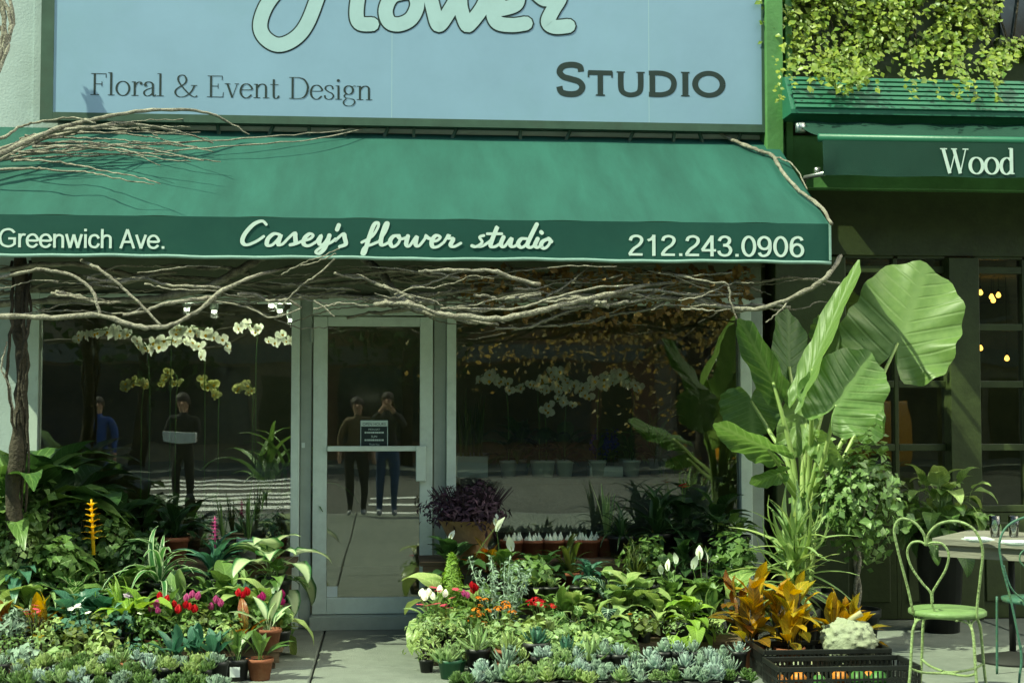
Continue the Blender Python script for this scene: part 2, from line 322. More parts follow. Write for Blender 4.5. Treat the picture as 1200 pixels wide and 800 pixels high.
# serif letters: ('s', straight pts) ('c', curve pts) ('h', hairline pts) ('o', closed curve); third item: width factor
def ell(cx, cy, rx, ry, n=12): return [(cx+rx*cos(2*pi*k/n), cy+ry*sin(2*pi*k/n)) for k in range(n)]
SER = {
 'F': (0.66, [('s',[(.16,0),(.16,.95)]),('h',[(.02,.935),(.6,.935)]),('h',[(.6,.95),(.6,.76)]),('h',[(.16,.49),(.44,.49)]),('h',[(.44,.6),(.44,.38)]),('h',[(0,.015),(.34,.015)])]),
 'l': (0.30, [('s',[(.14,0),(.14,1)]),('h',[(.02,.98),(.14,.99)]),('h',[(.01,.015),(.28,.015)])]),
 'o': (0.62, [('o',ell(.3,.31,.25,.31))]),
 'r': (0.45, [('s',[(.14,0),(.14,.62)]),('h',[(.02,.6),(.14,.61)]),('h',[(.01,.015),(.29,.015)]),('c',[(.15,.4),(.22,.55),(.32,.61),(.4,.6)],.8),('d',(.39,.54,.12))]),
 'a': (0.55, [('c',[(.08,.46),(.13,.58),(.25,.62),(.37,.56),(.4,.44),(.4,.12),(.44,.01),(.53,.05)]),('d',(.11,.47,.12)),('c',[(.4,.37),(.2,.3),(.07,.2),(.07,.07),(.17,0),(.3,.04),(.4,.14)],.9)]),
 '&': (0.95, [('c',[(.82,.5),(.74,.3),(.6,.12),(.4,0),(.2,0),(.08,.12),(.08,.27),(.2,.4),(.42,.56),(.5,.72),(.44,.9),(.32,.95),(.2,.88),(.18,.72),(.28,.52),(.5,.24),(.7,.05),(.85,0),(.92,.06)],.85),('h',[(.68,.5),(.93,.5)])]),
 'E': (0.70, [('s',[(.16,0),(.16,.95)]),('h',[(.02,.935),(.6,.935)]),('h',[(.6,.95),(.6,.76)]),('h',[(.16,.49),(.44,.49)]),('h',[(.44,.6),(.44,.38)]),('h',[(.0,.015),(.62,.015)]),('h',[(.63,0),(.65,.22)])]),
 'v': (0.58, [('s',[(.1,.62),(.3,0)],1.0),('h',[(.3,0),(.5,.62)]),('h',[(0,.605),(.22,.605)]),('h',[(.39,.605),(.57,.605)])]),
 'e': (0.55, [('c',[(.07,.35),(.48,.37),(.42,.55),(.28,.62),(.13,.55),(.05,.34),(.08,.13),(.2,.01),(.34,.01),(.48,.14)])]),
 'n': (0.66, [('s',[(.14,0),(.14,.62)]),('h',[(.02,.6),(.14,.61)]),('h',[(.01,.015),(.28,.015)]),('c',[(.15,.44),(.25,.58),(.38,.62),(.48,.55),(.5,.42),(.5,0)]),('h',[(.38,.015),(.64,.015)])]),
 't': (0.38, [('c',[(.15,.84),(.15,.14),(.2,.01),(.3,.02),(.36,.12)]),('h',[(.01,.605),(.34,.605)])]),
 'D': (0.84, [('s',[(.16,0),(.16,.95)]),('c',[(.02,.935),(.4,.935),(.62,.85),(.75,.62),(.76,.42),(.68,.16),(.48,.02),(.02,.015)])]),
 's': (0.46, [('c',[(.38,.45),(.34,.58),(.22,.62),(.1,.56),(.08,.45),(.2,.34),(.33,.27),(.4,.16),(.34,.04),(.2,0),(.08,.06),(.05,.18)],.85)]),
 'i': (0.30, [('s',[(.14,0),(.14,.62)]),('h',[(.02,.6),(.14,.61)]),('h',[(.01,.015),(.28,.015)]),('d',(.13,.84,.13))]),
 'g': (0.56, [('o',ell(.25,.43,.17,.19)),('c',[(.16,.27),(.07,.18),(.12,.09),(.3,.06),(.46,.0),(.48,-.13),(.38,-.25),(.2,-.27),(.06,-.2),(.05,-.08),(.16,.05)],.7),('h',[(.38,.56),(.46,.62),(.54,.6)])]),
 'd': (0.64, [('s',[(.48,0),(.48,1)]),('h',[(.36,.98),(.48,.99)]),('h',[(.48,.015),(.6,.03)]),('c',[(.47,.5),(.38,.6),(.26,.62),(.12,.52),(.06,.31),(.11,.1),(.24,0),(.36,.03),(.47,.14)])]),
 'W': (1.15, [('s',[(.12,.95),(.38,0)]),('h',[(.38,0),(.6,.8)]),('s',[(.55,.95),(.8,0)]),('h',[(.8,0),(1.03,.95)]),('h',[(0,.935),(.28,.935)]),('h',[(.44,.935),(.68,.935)]),('h',[(.9,.935),(1.14,.935)])]),
 ' ': (0.36, [])}
def mk_map(x0, z0, sx, sz, y, sh=0.0):
    def f(u, v): return (x0+(u+sh*v)*sx, y, z0+v*sz)
    return f
def serif_text(s, p0, p1, caph, y, thick, thin, name, mat, parent):
    adv = sum(SER[c][0] for c in s); x0, z0 = p0; k = (p1-x0)/adv; sz = caph/0.95; x = 0.0; mb = MB(); lay = 0
    for ch in s:
        w, st = SER[ch]
        for q in st:
            lay += 1; mp = mk_map(x0+x*k, z0, k, sz, y-0.00015*(lay % 9)); f = q[2] if len(q) > 2 else 1.0
            if q[0] == 'd':
                cx, cy, d = q[1]; ribbon(mb, [(cx,cy),(cx+.001,cy)], d, mp); continue
            pts = q[1]
            if q[0] in 'co': pts = spline(pts, 5, q[0] == 'o')
            if q[0] == 'o': pts = pts + pts[:1]
            if q[0] == 'h': ribbon(mb, pts, thin, mp, False); continue
            ws = []
            for i in range(len(pts)):
                a = pts[max(i-1,0)]; b = pts[min(i+1,len(pts)-1)]; dx, dy = b[0]-a[0], b[1]-a[1]; l = sqrt(dx*dx+dy*dy) or 1
                ws.append((thin+(thick-thin)*abs(dy/l)**1.3)*f)
            ribbon(mb, pts, ws, mp, False)
        x += w
    return stuff(mb.build(name, mat, parent))

SANS = {'G':(.80,[('c',[(.68,.76),(.56,.9),(.4,.94),(.2,.86),(.09,.64),(.08,.4),(.16,.16),(.36,.05),(.54,.07),(.69,.19)]),('s',[(.69,.14),(.69,.5)]),('s',[(.42,.46),(.75,.46)])]),
 'r':(.36,[('s',[(.1,0),(.1,.72)]),('c',[(.1,.42),(.14,.58),(.23,.67),(.35,.655)])]),
 'e':(.56,[('c',[(.07,.37),(.49,.37),(.46,.55),(.36,.665),(.22,.665),(.1,.55),(.06,.36),(.1,.15),(.22,.045),(.36,.05),(.49,.19)])]),
 'n':(.56,[('s',[(.1,0),(.1,.72)]),('c',[(.1,.46),(.17,.61),(.3,.665),(.42,.6),(.45,.46),(.45,0)])]),
 'w':(.74,[('s',[(.04,.72),(.2,0)]),('s',[(.2,0),(.36,.7)]),('s',[(.36,.7),(.53,0)]),('s',[(.53,0),(.69,.72)])]),
 'i':(.23,[('s',[(.115,0),(.115,.72)]),('s',[(.115,.87),(.115,1.0)])]),
 'c':(.5,[('c',[(.45,.5),(.37,.645),(.24,.67),(.11,.58),(.06,.36),(.1,.14),(.24,.045),(.37,.08),(.46,.24)])]),
 'h':(.56,[('s',[(.1,0),(.1,1)]),('c',[(.1,.46),(.17,.61),(.3,.665),(.42,.6),(.45,.46),(.45,0)])]),
 'A':(.67,[('s',[(.05,0),(.335,1)]),('s',[(.335,1),(.62,0)]),('s',[(.15,.34),(.52,.34)])]),
 'v':(.5,[('s',[(.05,.72),(.25,0)]),('s',[(.25,0),(.45,.72)])]),
 '.':(.28,[('s',[(.14,0),(.14,.13)])]),' ':(.28,[]),
 '2':(.56,[('c',[(.08,.72),(.13,.88),(.28,.945),(.43,.88),(.47,.72),(.38,.52),(.2,.34),(.08,.13),(.075,.06)]),('s',[(.03,.06),(.5,.06)])]),
 '1':(.56,[('s',[(.33,0),(.33,1)]),('c',[(.33,.93),(.24,.8),(.12,.73)])]),
 '4':(.56,[('s',[(.39,0),(.39,1)]),('s',[(.38,.93),(.05,.3)]),('s',[(.03,.29),(.53,.29)])]),
 '3':(.56,[('c',[(.08,.74),(.15,.89),(.29,.945),(.42,.87),(.44,.72),(.36,.58),(.22,.54)]),('c',[(.22,.535),(.4,.49),(.48,.31),(.41,.11),(.26,.05),(.12,.11),(.06,.27)])]),
 '0':(.56,[('o',ell(.275,.5,.205,.45))]),
 '9':(.56,[('o',ell(.26,.66,.195,.285)),('c',[(.46,.7),(.46,.4),(.4,.16),(.26,.05),(.14,.08),(.08,.2)])]),
 '6':(.56,[('o',ell(.29,.33,.195,.285)),('c',[(.09,.3),(.09,.6),(.15,.84),(.29,.95),(.41,.92),(.47,.8)])])}
def arial(s, p0, p1, hgt, y, name, mat, par):
    adv = sum(SANS[c][0] for c in s); k = (p1-p0[0])/adv; x = 0.0; mb = MB(); lay = 0
    for ch in s:
        w, st = SANS[ch]
        for q in st:
            lay += 1; mp = mk_map(p0[0]+x*k, p0[1], k, hgt, y-.00012*(lay % 9)); pts = q[1]
            if q[0] in 'co': pts = spline(pts, 6, q[0] == 'o')
            if q[0] == 'o': pts = pts+pts[:1]
            ribbon(mb, pts, .115, mp, False)
        x += w
    return stuff(mb.build(name, mat, par))
def sans_text(s, p0, p1, y, name, mat, parent, hgt=None):
    cu = bpy.data.curves.new('txt', 'FONT'); cu.body = s; cu.resolution_u = 6; o = bpy.data.objects.new('txt', cu); COL.objects.link(o)
    dg = bpy.context.evaluated_depsgraph_get(); me = bpy.data.meshes.new_from_object(o.evaluated_get(dg)); bpy.data.objects.remove(o)
    vs_ = [v.co.copy() for v in me.vertices]; xa = min(v.x for v in vs_); xb = max(v.x for v in vs_); zb = max(v.y for v in vs_)
    kx = (p1-p0[0])/(xb-xa); kz = hgt/zb if hgt else kx
    for v in me.vertices: c = v.co.copy(); v.co = (p0[0]+(c.x-xa)*kx, y, p0[1]+c.y*kz)
    me.materials.clear(); me.materials.append(M[mat]); me.update(); return stuff(put(name, me, parent))

# ------------------------------------------------------------------ flower shop
shop = thing('flower_shop', 'pale stuccoed flower shop front with aluminium door and two big windows', 'building')
XL = X(34); XR = X(893); HZ = 2.30; TOP = 6.2
part_box('wall', (-9,0,0), (XL,0.3,TOP), 'stucco', shop)
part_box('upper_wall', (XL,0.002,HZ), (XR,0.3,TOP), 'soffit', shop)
part_box('upper_stucco', (XL,-0.012,3.15), (XR,0.0,TOP), 'stucco', shop)
part_box('wall_return', (-3.35,0.305,0), (-3.2,3.4,2.8), 'dark_room', shop)
part_box('wall_return', (XR+0.0,0.31,0), (XR+0.15,3.4,2.8), 'dark_room', shop)
part_box('back_wall', (-3.2,3.3,0), (XR,3.4,2.8), 'dark_room', shop)
part_box('room_floor', (-3.2,0.05,0.004), (XR,3.3,0.06), 'roomfloor', shop)
part_box('room_ceiling', (-3.2,0.31,2.62), (XR,3.3,2.7), 'dark_room', shop)
def frame_bar(x0, x1, z0, z1, y0=-0.06, y1=0.06, mat='alu', par=None, name='frame_bar'): return part_box(name, (x0,y0,z0), (x1,y1,z1), mat, par or shop, 0.004)
# window posts
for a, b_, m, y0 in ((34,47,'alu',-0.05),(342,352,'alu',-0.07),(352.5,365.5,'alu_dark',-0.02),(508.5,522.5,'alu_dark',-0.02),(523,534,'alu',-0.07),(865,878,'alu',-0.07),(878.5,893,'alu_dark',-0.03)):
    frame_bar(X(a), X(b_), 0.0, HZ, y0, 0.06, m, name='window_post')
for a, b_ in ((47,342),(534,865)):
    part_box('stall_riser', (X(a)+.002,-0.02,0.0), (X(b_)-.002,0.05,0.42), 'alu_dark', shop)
    frame_bar(X(a)+.002, X(b_)-.002, 0.42, 0.47, -0.06, 0.06, name='window_sill')
    frame_bar(X(a)+.002, X(b_)-.002, HZ-0.06, HZ-0.002, -0.05, 0.06, name='window_head')
    part_box('window_pane', (X(a)+.001,-0.004,0.468), (X(b_)-.001,0.004,HZ-0.058), 'glass', shop)
frame_bar(X(366), X(508), Z(370), HZ-0.002, -0.05, 0.06, name='door_head')
# door
door = bpy.data.objects.new('door', None); COL.objects.link(door); door.parent = shop
dl, dr, dt, db = X(367.5), X(507), Z(372), Z(717)
gl, gr_, gt, gb = X(384), X(492), Z(383), Z(698)
for nm, a, b_ in (('stile',(dl,-0.045,db),(gl,0.01,dt)),('stile',(gr_,-0.045,db),(dr,0.01,dt)),('top_rail',(gl+.001,-0.044,gt),(gr_-.001,0.009,dt)),('bottom_rail',(gl+.001,-0.044,db),(gr_-.001,0.009,gb))):
    part_box(nm, a, b_, 'alu', door, 0.004)
part_box('pane', (gl+.002,-0.02,gb+.002), (gr_-.002,-0.013,gt-.002), 'glass', door)
part_box('push_bar', (gl+.002,-0.075,Z(528)), (X(490),-0.046,Z(522)), 'alu', door, 0.004)
part_box('handle', (X(487.5),-0.10,Z(563)), (X(499),-0.047,Z(522)), 'alu', door, 0.006)
for py in (394, 685): MB().tube([(dl-0.012,-0.05,Z(py)-.05),(dl-0.012,-0.05,Z(py)+.05)], 0.012, 8).build('hinge', 'alu_dark', door)
part_box('sticker', (X(384.5),-0.026,Z(698)+.004), (X(397),-0.0205,Z(685)), 'paper', door)
part_box('sticker', (X(352.5)+.01,-0.026,Z(524)), (X(358),-0.0235,Z(518)), 'paper', shop)
hs_ = MB(); hx0, hx1, hz0, hz1 = X(422), X(455.5), Z(524), Z(491.5)
hs_.box((hx0,-0.027,hz0),(hx1,-0.0215,hz1)); hsign = hs_.build('hours_sign', 'ink', door)
for a, b_ in (((hx0+.005,hz0+.005),(hx1-.005,hz0+.009)),((hx0+.005,hz1-.009),(hx1-.005,hz1-.005)),((hx0+.005,hz0+.009),(hx0+.009,hz1-.009)),((hx1-.009,hz0+.009),(hx1-.005,hz1-.009))):
    part_box('border', (a[0],-0.0285,a[1]), (b_[0],-0.0272,b_[1]), 'white_print', door)
hw = hx1-hx0; hh = hz1-hz0
part_box('header_band', (hx0+.009,-0.0285,hz0+.76*hh), (hx1-.009,-0.0272,hz1-.009), 'white_print', door)
sans_text('OPEN HOURS', (hx0+.10*hw, hz0+.80*hh), hx1-.10*hw, -0.0293, 'hours_lettering', 'ink', door)
for t_, fz, i0 in (('MON-SAT',.62,.30),('SUN',.36,.40),('Thank You',.09,.32)):
    sans_text(t_, (hx0+i0*hw, hz0+fz*hh), hx1-i0*hw, -0.0286, 'hours_lettering', 'white_print', door)
for fz in (.51,.24):                                                   # two lines of hours, too small to read in the photograph
    mb = MB(); u = .17
    for w_ in (.05,.04,.06,.05,.07,.04,.06,.05,.04,.06): mb.box((hx0+u*hw,-0.0288,hz0+fz*hh), (hx0+(u+w_)*hw,-0.0276,hz0+(fz+.06)*hh)); u += w_+.016
    stuff(mb.build('hours_line', 'white_print', door))
part_box('threshold', (X(366),-0.16,0.002), (X(508),0.045,db-0.004), 'alu_dark', shop)
# lit spots on the shop ceiling
ORD = 'first second third fourth fifth sixth seventh eighth ninth tenth eleventh twelfth thirteenth fourteenth fifteenth sixteenth seventeenth eighteenth'.split()
for n_, (px, py) in enumerate(((219,361),(251,364),(318,357),(328,363),(341,374))):
    c = P(px, py, 0.75); sp = thing('ceiling_spotlight', 'small lit spotlight behind the left window, '+ORD[n_]+' from the left', 'spotlight', (c.x,c.y,c.z), group='ceiling spotlights in the left window')
    MB().lathe([(0.001,-.02),(.017,-.018),(.02,0),(.001,.01)], 10).build('lit_lens', 'bulb', sp, True)
    MB().lathe([(0.022,0),(.035,.02),(.03,.07),(.006,.08),(.006,2.62-c.z)], 10).build('housing', 'whitepot', sp, True)
    ld = bpy.data.lights.new('spot_glow', 'SPOT'); ld.energy = 7; ld.spot_size = radians(115); ld.shadow_soft_size = 0.03; ld.color = (1,.95,.82)
    lo = bpy.data.objects.new('spot_glow', ld); COL.objects.link(lo); lo.parent = sp; lo.location = (0,0,-.03); lo.rotation_euler = (-1.0,0,0)
# inner shelves
for nm, a, b_, y0, z1, lab in (('display_shelf',60,335,0.10,0.6,'dark display shelf behind the left window'),('display_shelf',540,850,0.08,1.02,'pale stone display ledge behind the right window')):
    sh = thing(nm, lab, 'shelf', (0,0,0)); mt = 'wood' if a == 60 else 'stone'
    part_box('shelf_top', (X(a),y0,z1-.05), (X(b_),y0+.55,z1), mt, sh, .006); part_box('shelf_front', (X(a)+.03,y0+.03,0.062), (X(b_)-.03,y0+.07,z1-.052), mt, sh)

# ------------------------------------------------------------------ main sign
SY = -0.15
sg = thing('shop_sign', 'large pale blue shop sign with dark lettering above the green awning', 'sign')
sx0, sx1 = X(62,SY,130), X(893,SY,148); sz0 = Z(139,SY,480)
part_box('sign_face', (sx0,SY,sz0), (sx1,SY+0.06,5.3), 'signface', sg)
fw = 0.085
part_box('frame_bar', (sx0-fw,SY-.008,sz0-.055), (sx0,SY+0.10,5.3), 'signframe', sg)
part_box('frame_bar', (sx1,SY-.008,sz0-.055), (sx1+.03,SY+0.10,5.3), 'signframe', sg)
part_box('frame_bar', (sx0+.001,SY-.008,sz0-.055), (sx1-.001,SY+0.10,sz0), 'signframe', sg)
for px in (150,196,255,320,362,405,455,485,535,610,668,742,790,820,868):
    x = X(px,-.1,152); MB().obox((x,-.10,sz0-.056),(x+rnd.uniform(-.05,.05),-.08,sz0-.16), .02, .02).build('bracket', 'signframe', sg)
for px in (459, 760): part_box('panel_seam', (X(px,SY,60),SY-.0006,sz0+.001), (X(px,SY,60)+.004,SY+.001,5.29), 'ink_soft', sg)
def zat(px, py): return P(px, py, SY)
a = zat(106,113); serif_text('Floral & Event Design', (a.x, zat(270,114.5).z), X(437,SY,115), Z(87.5,SY,106)-a.z, SY-.0012, .085, .028, 'lettering', 'ink', sg)
# "Studio" in wide small capitals
CAPS = {'S': (.92,[('c',[(.76,.74),(.72,.9),(.48,.96),(.2,.9),(.1,.72),(.22,.57),(.46,.5),(.7,.42),(.8,.25),(.68,.07),(.42,.02),(.16,.08),(.09,.26)])]),
 'T': (.95,[('s',[(.46,0),(.46,.93)]),('s',[(.04,.91),(.88,.91)]),('h',[(.05,.95),(.05,.72)]),('h',[(.87,.95),(.87,.72)]),('h',[(.3,.02),(.62,.02)])]),
 'U': (1.0,[('c',[(.16,.95),(.16,.35),(.24,.12),(.48,.03),(.74,.12),(.82,.35),(.82,.95)]),('h',[(.02,.93),(.3,.93)]),('h',[(.68,.93),(.96,.93)])]),
 'D': (1.05,[('s',[(.16,0),(.16,.95)]),('c',[(.04,.89),(.5,.89),(.8,.76),(.9,.5),(.8,.2),(.5,.06),(.04,.06)])]),
 'I': (.42,[('s',[(.2,0),(.2,.95)]),('h',[(.06,.93),(.34,.93)]),('h',[(.06,.02),(.34,.02)])]),
 'O': (1.12,[('o',ell(.54,.48,.44,.43))])}
def caps_text(items, y, name, mat, par):
    mb = MB(); lay = 0
    for ch, px0, px1, pyb, pyt in items:
        w, st = CAPS[ch]; p0 = P(px0,pyb,y); x1 = P(px1,pyb,y).x; h = P(px0,pyt,y).z-p0.z; kx = (x1-p0.x)/w
        for q in st:
            lay += 1; mp = mk_map(p0.x, p0.z, kx, h/.95, y-.0012-.00015*(lay % 7)); pts = q[1]
            if q[0] in 'co': pts = spline(pts, 6, q[0] == 'o')
            if q[0] == 'o': pts = pts+pts[:1]
            ribbon(mb, pts, .055 if q[0] == 'h' else .19, mp, False)
    return stuff(mb.build(name, mat, par))
caps_text([('S',652,687,111,76),('T',688,720,112,84),('U',722,757,112,84),('D',759,795,112.5,84),('I',796,811,113,84.5),('O',811,852,113,84.5)], SY, 'lettering', 'ink', sg)
# outlined script "Flower" (centrelines in picture pixels, laid on the sign plane)
FL = [[(470,-78),(430,-84),(396,-74),(384,-40),(374,-8),(360,28),(345,46),(326,53),(310,44),(305,28),(314,4),(334,-18),(362,-34),(400,-42),(440,-44)],
      [(438,-84),(425,-30),(418,10),(421,27),(436,29)],
      [(478,-9),(460,-4),(452,12),(456,26),(468,29),(482,22),(489,6),(484,-8),(474,-9)],
      [(502,-12),(507,8),(512,27),(517,28),(530,8),(538,-6),(540,10),(546,28),(551,28),(566,8),(574,-14)],
      [(584,12),(604,6),(606,-6),(596,-11),(584,-2),(578,14),(583,27),(600,30),(616,28)],
      [(630,-6),(640,0),(650,-8),(656,-2),(648,12),(642,26),(650,32),(666,31)]]
for nm, wd, mt, dy in (('lettering_outline',20,'ink',-.0012),('lettering_fill',16.5,'ink_soft',-.0042)):
    mb = MB()
    for i, st in enumerate(FL):
        pts = spline(st, 7); ribbon(mb, pts, wd, lambda u, v, d=dy-i*.0003: (lambda p: (p.x, SY+d, p.z))(P(u, v, SY)), True)
    stuff(mb.build(nm, mt, sg))

# ------------------------------------------------------------------ green awning
AY = -1.30
aw = thing('green_awning', 'long green cloth awning with white lettering over the flower shop', 'awning')
ax0 = -3.2; ax1 = X(972,AY,285); az0 = Z(302,AY,500); az1 = Z(257,AY,500); azt = Z(157,-.05,500)
def cano(u, v):
    x = ax0+(ax1-ax0)*u; y = -.04+(AY+.04)*v; z = azt+(az1-azt)*v
    b_ = min(abs(x-q) for q in (-3.15,-1.6,0,1.4,2.7)); z -= .026*sin(pi*v)*min(b_/.7,1)**.8 + .005*sin(u*61+v*5)*v + .004*sin(u*19-v*7)*sin(pi*v)
    return (x, y, z)
MB().grid(cano, 90, 16).build('canopy', 'awn', aw, True)
def vala(u, v):
    x = ax0+(ax1-ax0)*u; z = az1+(az0-az1)*v; return (x, AY-.006-.0015*sin(u*47)*v+.0015*sin(u*17+v*3), z)
MB().grid(vala, 90, 4).build('valance', 'valance', aw, True)
for x in (ax0, ax1):
    b = MB(); i = [b.vert(p) for p in ((x,-.04,azt),(x,AY,az1),(x,AY,az0),(x,-.04,az0+.12))]; b.face(*i); b.build('side_panel', 'valance', aw)
MB().tube([(ax0+(ax1+.006-ax0)*k/80, AY-.008+.002*sin(k*.9), az0-.007+.003*sin(k*.37)+.002*sin(k*1.3)) for k in range(81)], .011, 8).build('hem', 'hem', aw, True)
MB().obox((ax1,AY-.013,az0+.004),(ax1,AY-.013,az1),.012,.012).build('corner_piping','hem',aw)
for z in (az0+.03, az1-.03): MB().tube([(ax0,AY+.03,z),(ax1-.01,AY+.03,z)], .014, 8).build('frame_tube', 'steel', aw, True)
for x in (ax0+.05, -1.6, .0, 1.4, ax1-.05): MB().tube([(x,-.05,azt-.04),(x,AY+.04,az1-.03)], .014, 8).build('rafter_tube', 'steel', aw, True)
VY = AY-.0105
arial('Greenwich Ave.', (X(-2,VY,280), P(90,290.5,VY).z), X(195,VY,280), P(10,268,VY).z-P(10,290.5,VY).z, VY, 'lettering', 'white_print', aw)
arial('212.243.0906', (X(736,VY,290), P(840,300.5,VY).z), X(943,VY,290), P(840,276,VY).z-P(840,300.5,VY).z, VY, 'lettering', 'white_print', aw)
# brush script, pen paths in picture pixels
SC = [[(312,264),(307,260),(297,264),(287,275),(284,284),(289,288),(300,284),(309,278)],
 [(328,276),(321,275),(314,281),(313,288),(319,288),(326,281),(329,276),(326,287),(331,287),(337,281)],
 [(337,281),(345,274),(346,279),(346,286),(340,288)],[(346,287),(353,284),(358,281)],
 [(356,283),(363,281),(367,277),(363,275),(357,280),(356,287),(362,289),(371,284)],
 [(371,284),(376,277),(374,286),(379,287),(386,277)],[(386,277),(381,291),(374,298),(370,296),(376,291),(388,285),(393,281)],
 [(397,265),(395,270)],
 [(393,283),(402,275),(404,280),(405,287),(398,290)],
 [(424,285),(436,278),(443,267),(443,262),(438,265),(432,281),(427,297),(424,298),(427,291),(437,287),(444,284)],
 [(444,284),(452,272),(455,263),(452,264),(447,279),(447,288),(454,286),(458,282)],
 [(468,277),(461,278),(457,284),(460,290),(466,287),(469,280),(466,277),(470,281),(477,279)],
 [(478,278),(476,287),(480,289),(488,278),(487,287),(491,289),(499,279),(498,277),(502,280),(506,281)],
 [(505,284),(512,283),(516,279),(511,277),(506,283),(507,290),(513,290),(520,285)],
 [(520,285),(526,276),(525,280),(531,281),(528,288),(532,290),(540,286)],
 [(553,289),(558,290),(565,285),(562,279),(567,277)],[(560,290),(566,289),(575,283)],
 [(575,283),(583,266),(577,281),(575,289),(580,290),(588,285)],[(571,275),(588,275)],
 [(590,279),(587,287),(591,290),(599,280),(598,288),(602,290),(608,286)],
 [(618,281),(611,281),(607,287),(611,291),(617,287),(621,279)],[(629,264),(622,278),(618,288),(622,291),(628,287)],
 [(630,281),(627,288),(630,291),(635,288)],[(634,273),(635,274)],
 [(642,281),(636,284),(634,289),(638,292),(643,288),(645,282),(642,280),(646,284)]]
mb = MB()
for i, st in enumerate(SC):
    pts = spline(st, 6); n = len(pts); ws = []
    for k in range(n):
        q, r_ = pts[max(k-1,0)], pts[min(k+1,n-1)]; dx, dy = r_[0]-q[0], r_[1]-q[1]; l = sqrt(dx*dx+dy*dy) or 1
        ws.append(3.3+2.0*max(0, dy/l))
    ribbon(mb, pts, ws, lambda u, v, d=VY-.0002*(i % 8): (lambda p: (p.x, d, p.z))(P(u, v-1, VY)), True)
stuff(mb.build('lettering', 'white_print', aw))

# ------------------------------------------------------------------ neighbouring restaurant
rest = thing('restaurant', 'dark green panelled restaurant front with paned windows right of the flower shop', 'building')
RY = 0.06
part_box('upper_wall', (XR+.002,0.0,2.62), (9,0.3,TOP), 'green_dark', rest)
part_box('pilaster', (X(898,-.2,100),-.2,3.27), (X(918,-.2,100),-.001,TOP), 'green_paint', rest, .006)
part_box('pilaster_edge', (X(921,-.12,100),-.12,2.9), (X(929,-.12,100),-.001,TOP), 'green_paint', rest, .004)
part_box('fascia', (X(912,-.08,190),-.09,Z(222,-.08,1000)), (9,-.001,Z(160,-.08,1000)), 'green_paint', rest, .01)
part_box('corner_post', (X(905,0,300),-.06,0), (X(985,RY,300),0.2,2.6), 'green_dark', rest, .01)
def rp_(px, py): return P(px, py, RY)
cols = [(988,1046),(1051,1106),(1141,1197),(1203,1259),(1294,1350)]
rows = [(254,312),(320,379),(387,446),(454,520),(528,592)]
rx = lambda px: P(px, 420, RY).x
rz = lambda py: P(1050, py, RY).z
for a, b_ in cols:
    for c, d in rows: part_box('pane', (rx(a)-.004,RY+.01,rz(d)-.004), (rx(b_)+.004,RY+.016,rz(c)+.004), 'glass2', rest)
for a, b_, y0 in ((984,988,-.01),(1046,1051,0.03),(1106,1141,-.06),(1197,1203,.03),(1259,1294,-.06),(1350,1356,.03)):
    part_box('mullion', (rx(a),y0,0.0), (rx(b_),RY+.06,2.6), 'green_dark', rest, .005)
zs = [(592,600)]+[(520,528),(446,454),(379,387),(312,320)]
for (a, b_) in cols:
    for c, d in zs: part_box('glazing_bar', (rx(a)+.001,.032,rz(d)), (rx(b_)-.001,RY+.05,rz(c)), 'green_dark', rest, .004)
    part_box('head_panel', (rx(a)+.001,.02,rz(254)), (rx(b_)-.001,RY+.05,2.6), 'green_dark', rest)
    part_box('kick_panel', (rx(a)+.001,.03,0.0), (rx(b_)-.001,RY+.05,rz(601)), 'green_dark', rest)
    part_box('raised_panel', (rx(a)+.05,.015,0.12), (rx(b_)-.05,.029,rz(612)), 'green_dark', rest, .008)
part_box('inner_wall', (3.0,4.5,0), (9,4.6,3), 'dark_room', rest); part_box('inner_floor', (3.0,.13,.004), (9,4.5,.05), 'roomfloor', rest); part_box('inner_ceiling', (3.0,.31,2.62), (9,4.5,2.7), 'dark_room', rest); part_box('inner_side_wall', (9,.0,0), (9.1,4.6,2.7), 'dark_room', rest)
w0 = P(1172,48,-.02); part_box('upper_window', (w0.x,-.03,w0.z), (w0.x+.9,-.001,w0.z+1.2), 'darkglass', rest)
part_box('upper_window_sill', (w0.x-.04,-.09,w0.z-.06), (w0.x+.94,-.002,w0.z-.002), 'green_dark', rest)
# shutter box with ribs
bx = X(927,-.42,110); z0 = Z(134,-.42,1000); z1 = Z(90,-.30,1000)
b = MB()
prof = [(-.002,z1+.02),(-.25,z1),(-.42,z0+.03),(-.42,z0),(-.002,z0)]
i0 = [b.vert((bx,y,z)) for y, z in prof]; i1 = [b.vert((9,y,z)) for y, z in prof]
for k in range(len(prof)): b.face(i0[k], i0[(k+1)%len(prof)], i1[(k+1)%len(prof)], i1[k])
b.face(*i0); b.face(*reversed(i1)); b.build('shutter_box', 'shutter', rest)
for k in range(7):
    t = (k+.5)/7; y = -.25-.17*t; z = z1+(z0+.03-z1)*t
    MB().obox((bx+.03,y-.006,z),(9,y-.006,z), .03, .022, (0,-.8,.6)).build('shutter_rib', 'shutter', rest)
# bulbs inside
for n_, (px, py) in enumerate(((1149,343),(1162,348),(1170,346),(944,385),(953,383),(1149,408),(1180,420),(1164,352))):
    c = P(px, py, 1.6); l = thing('pendant_bulb', 'small warm bulb glowing inside the dark restaurant, '+ORD[(5,6,7,0,1,4,3,2)[n_]]+' of the cluster', 'lamp', c, group='warm bulbs inside the restaurant')
    MB().lathe([(.001,-.022),(.016,-.016),(.022,0),(.014,.018),(.006,.028)], 10).build('lit_globe', 'warm_bulb', l, True)
    MB().lathe([(.009,.028),(.009,.05),(.002,.06),(.002,2.62-c.z)], 6).build('cord', 'rubber', l)
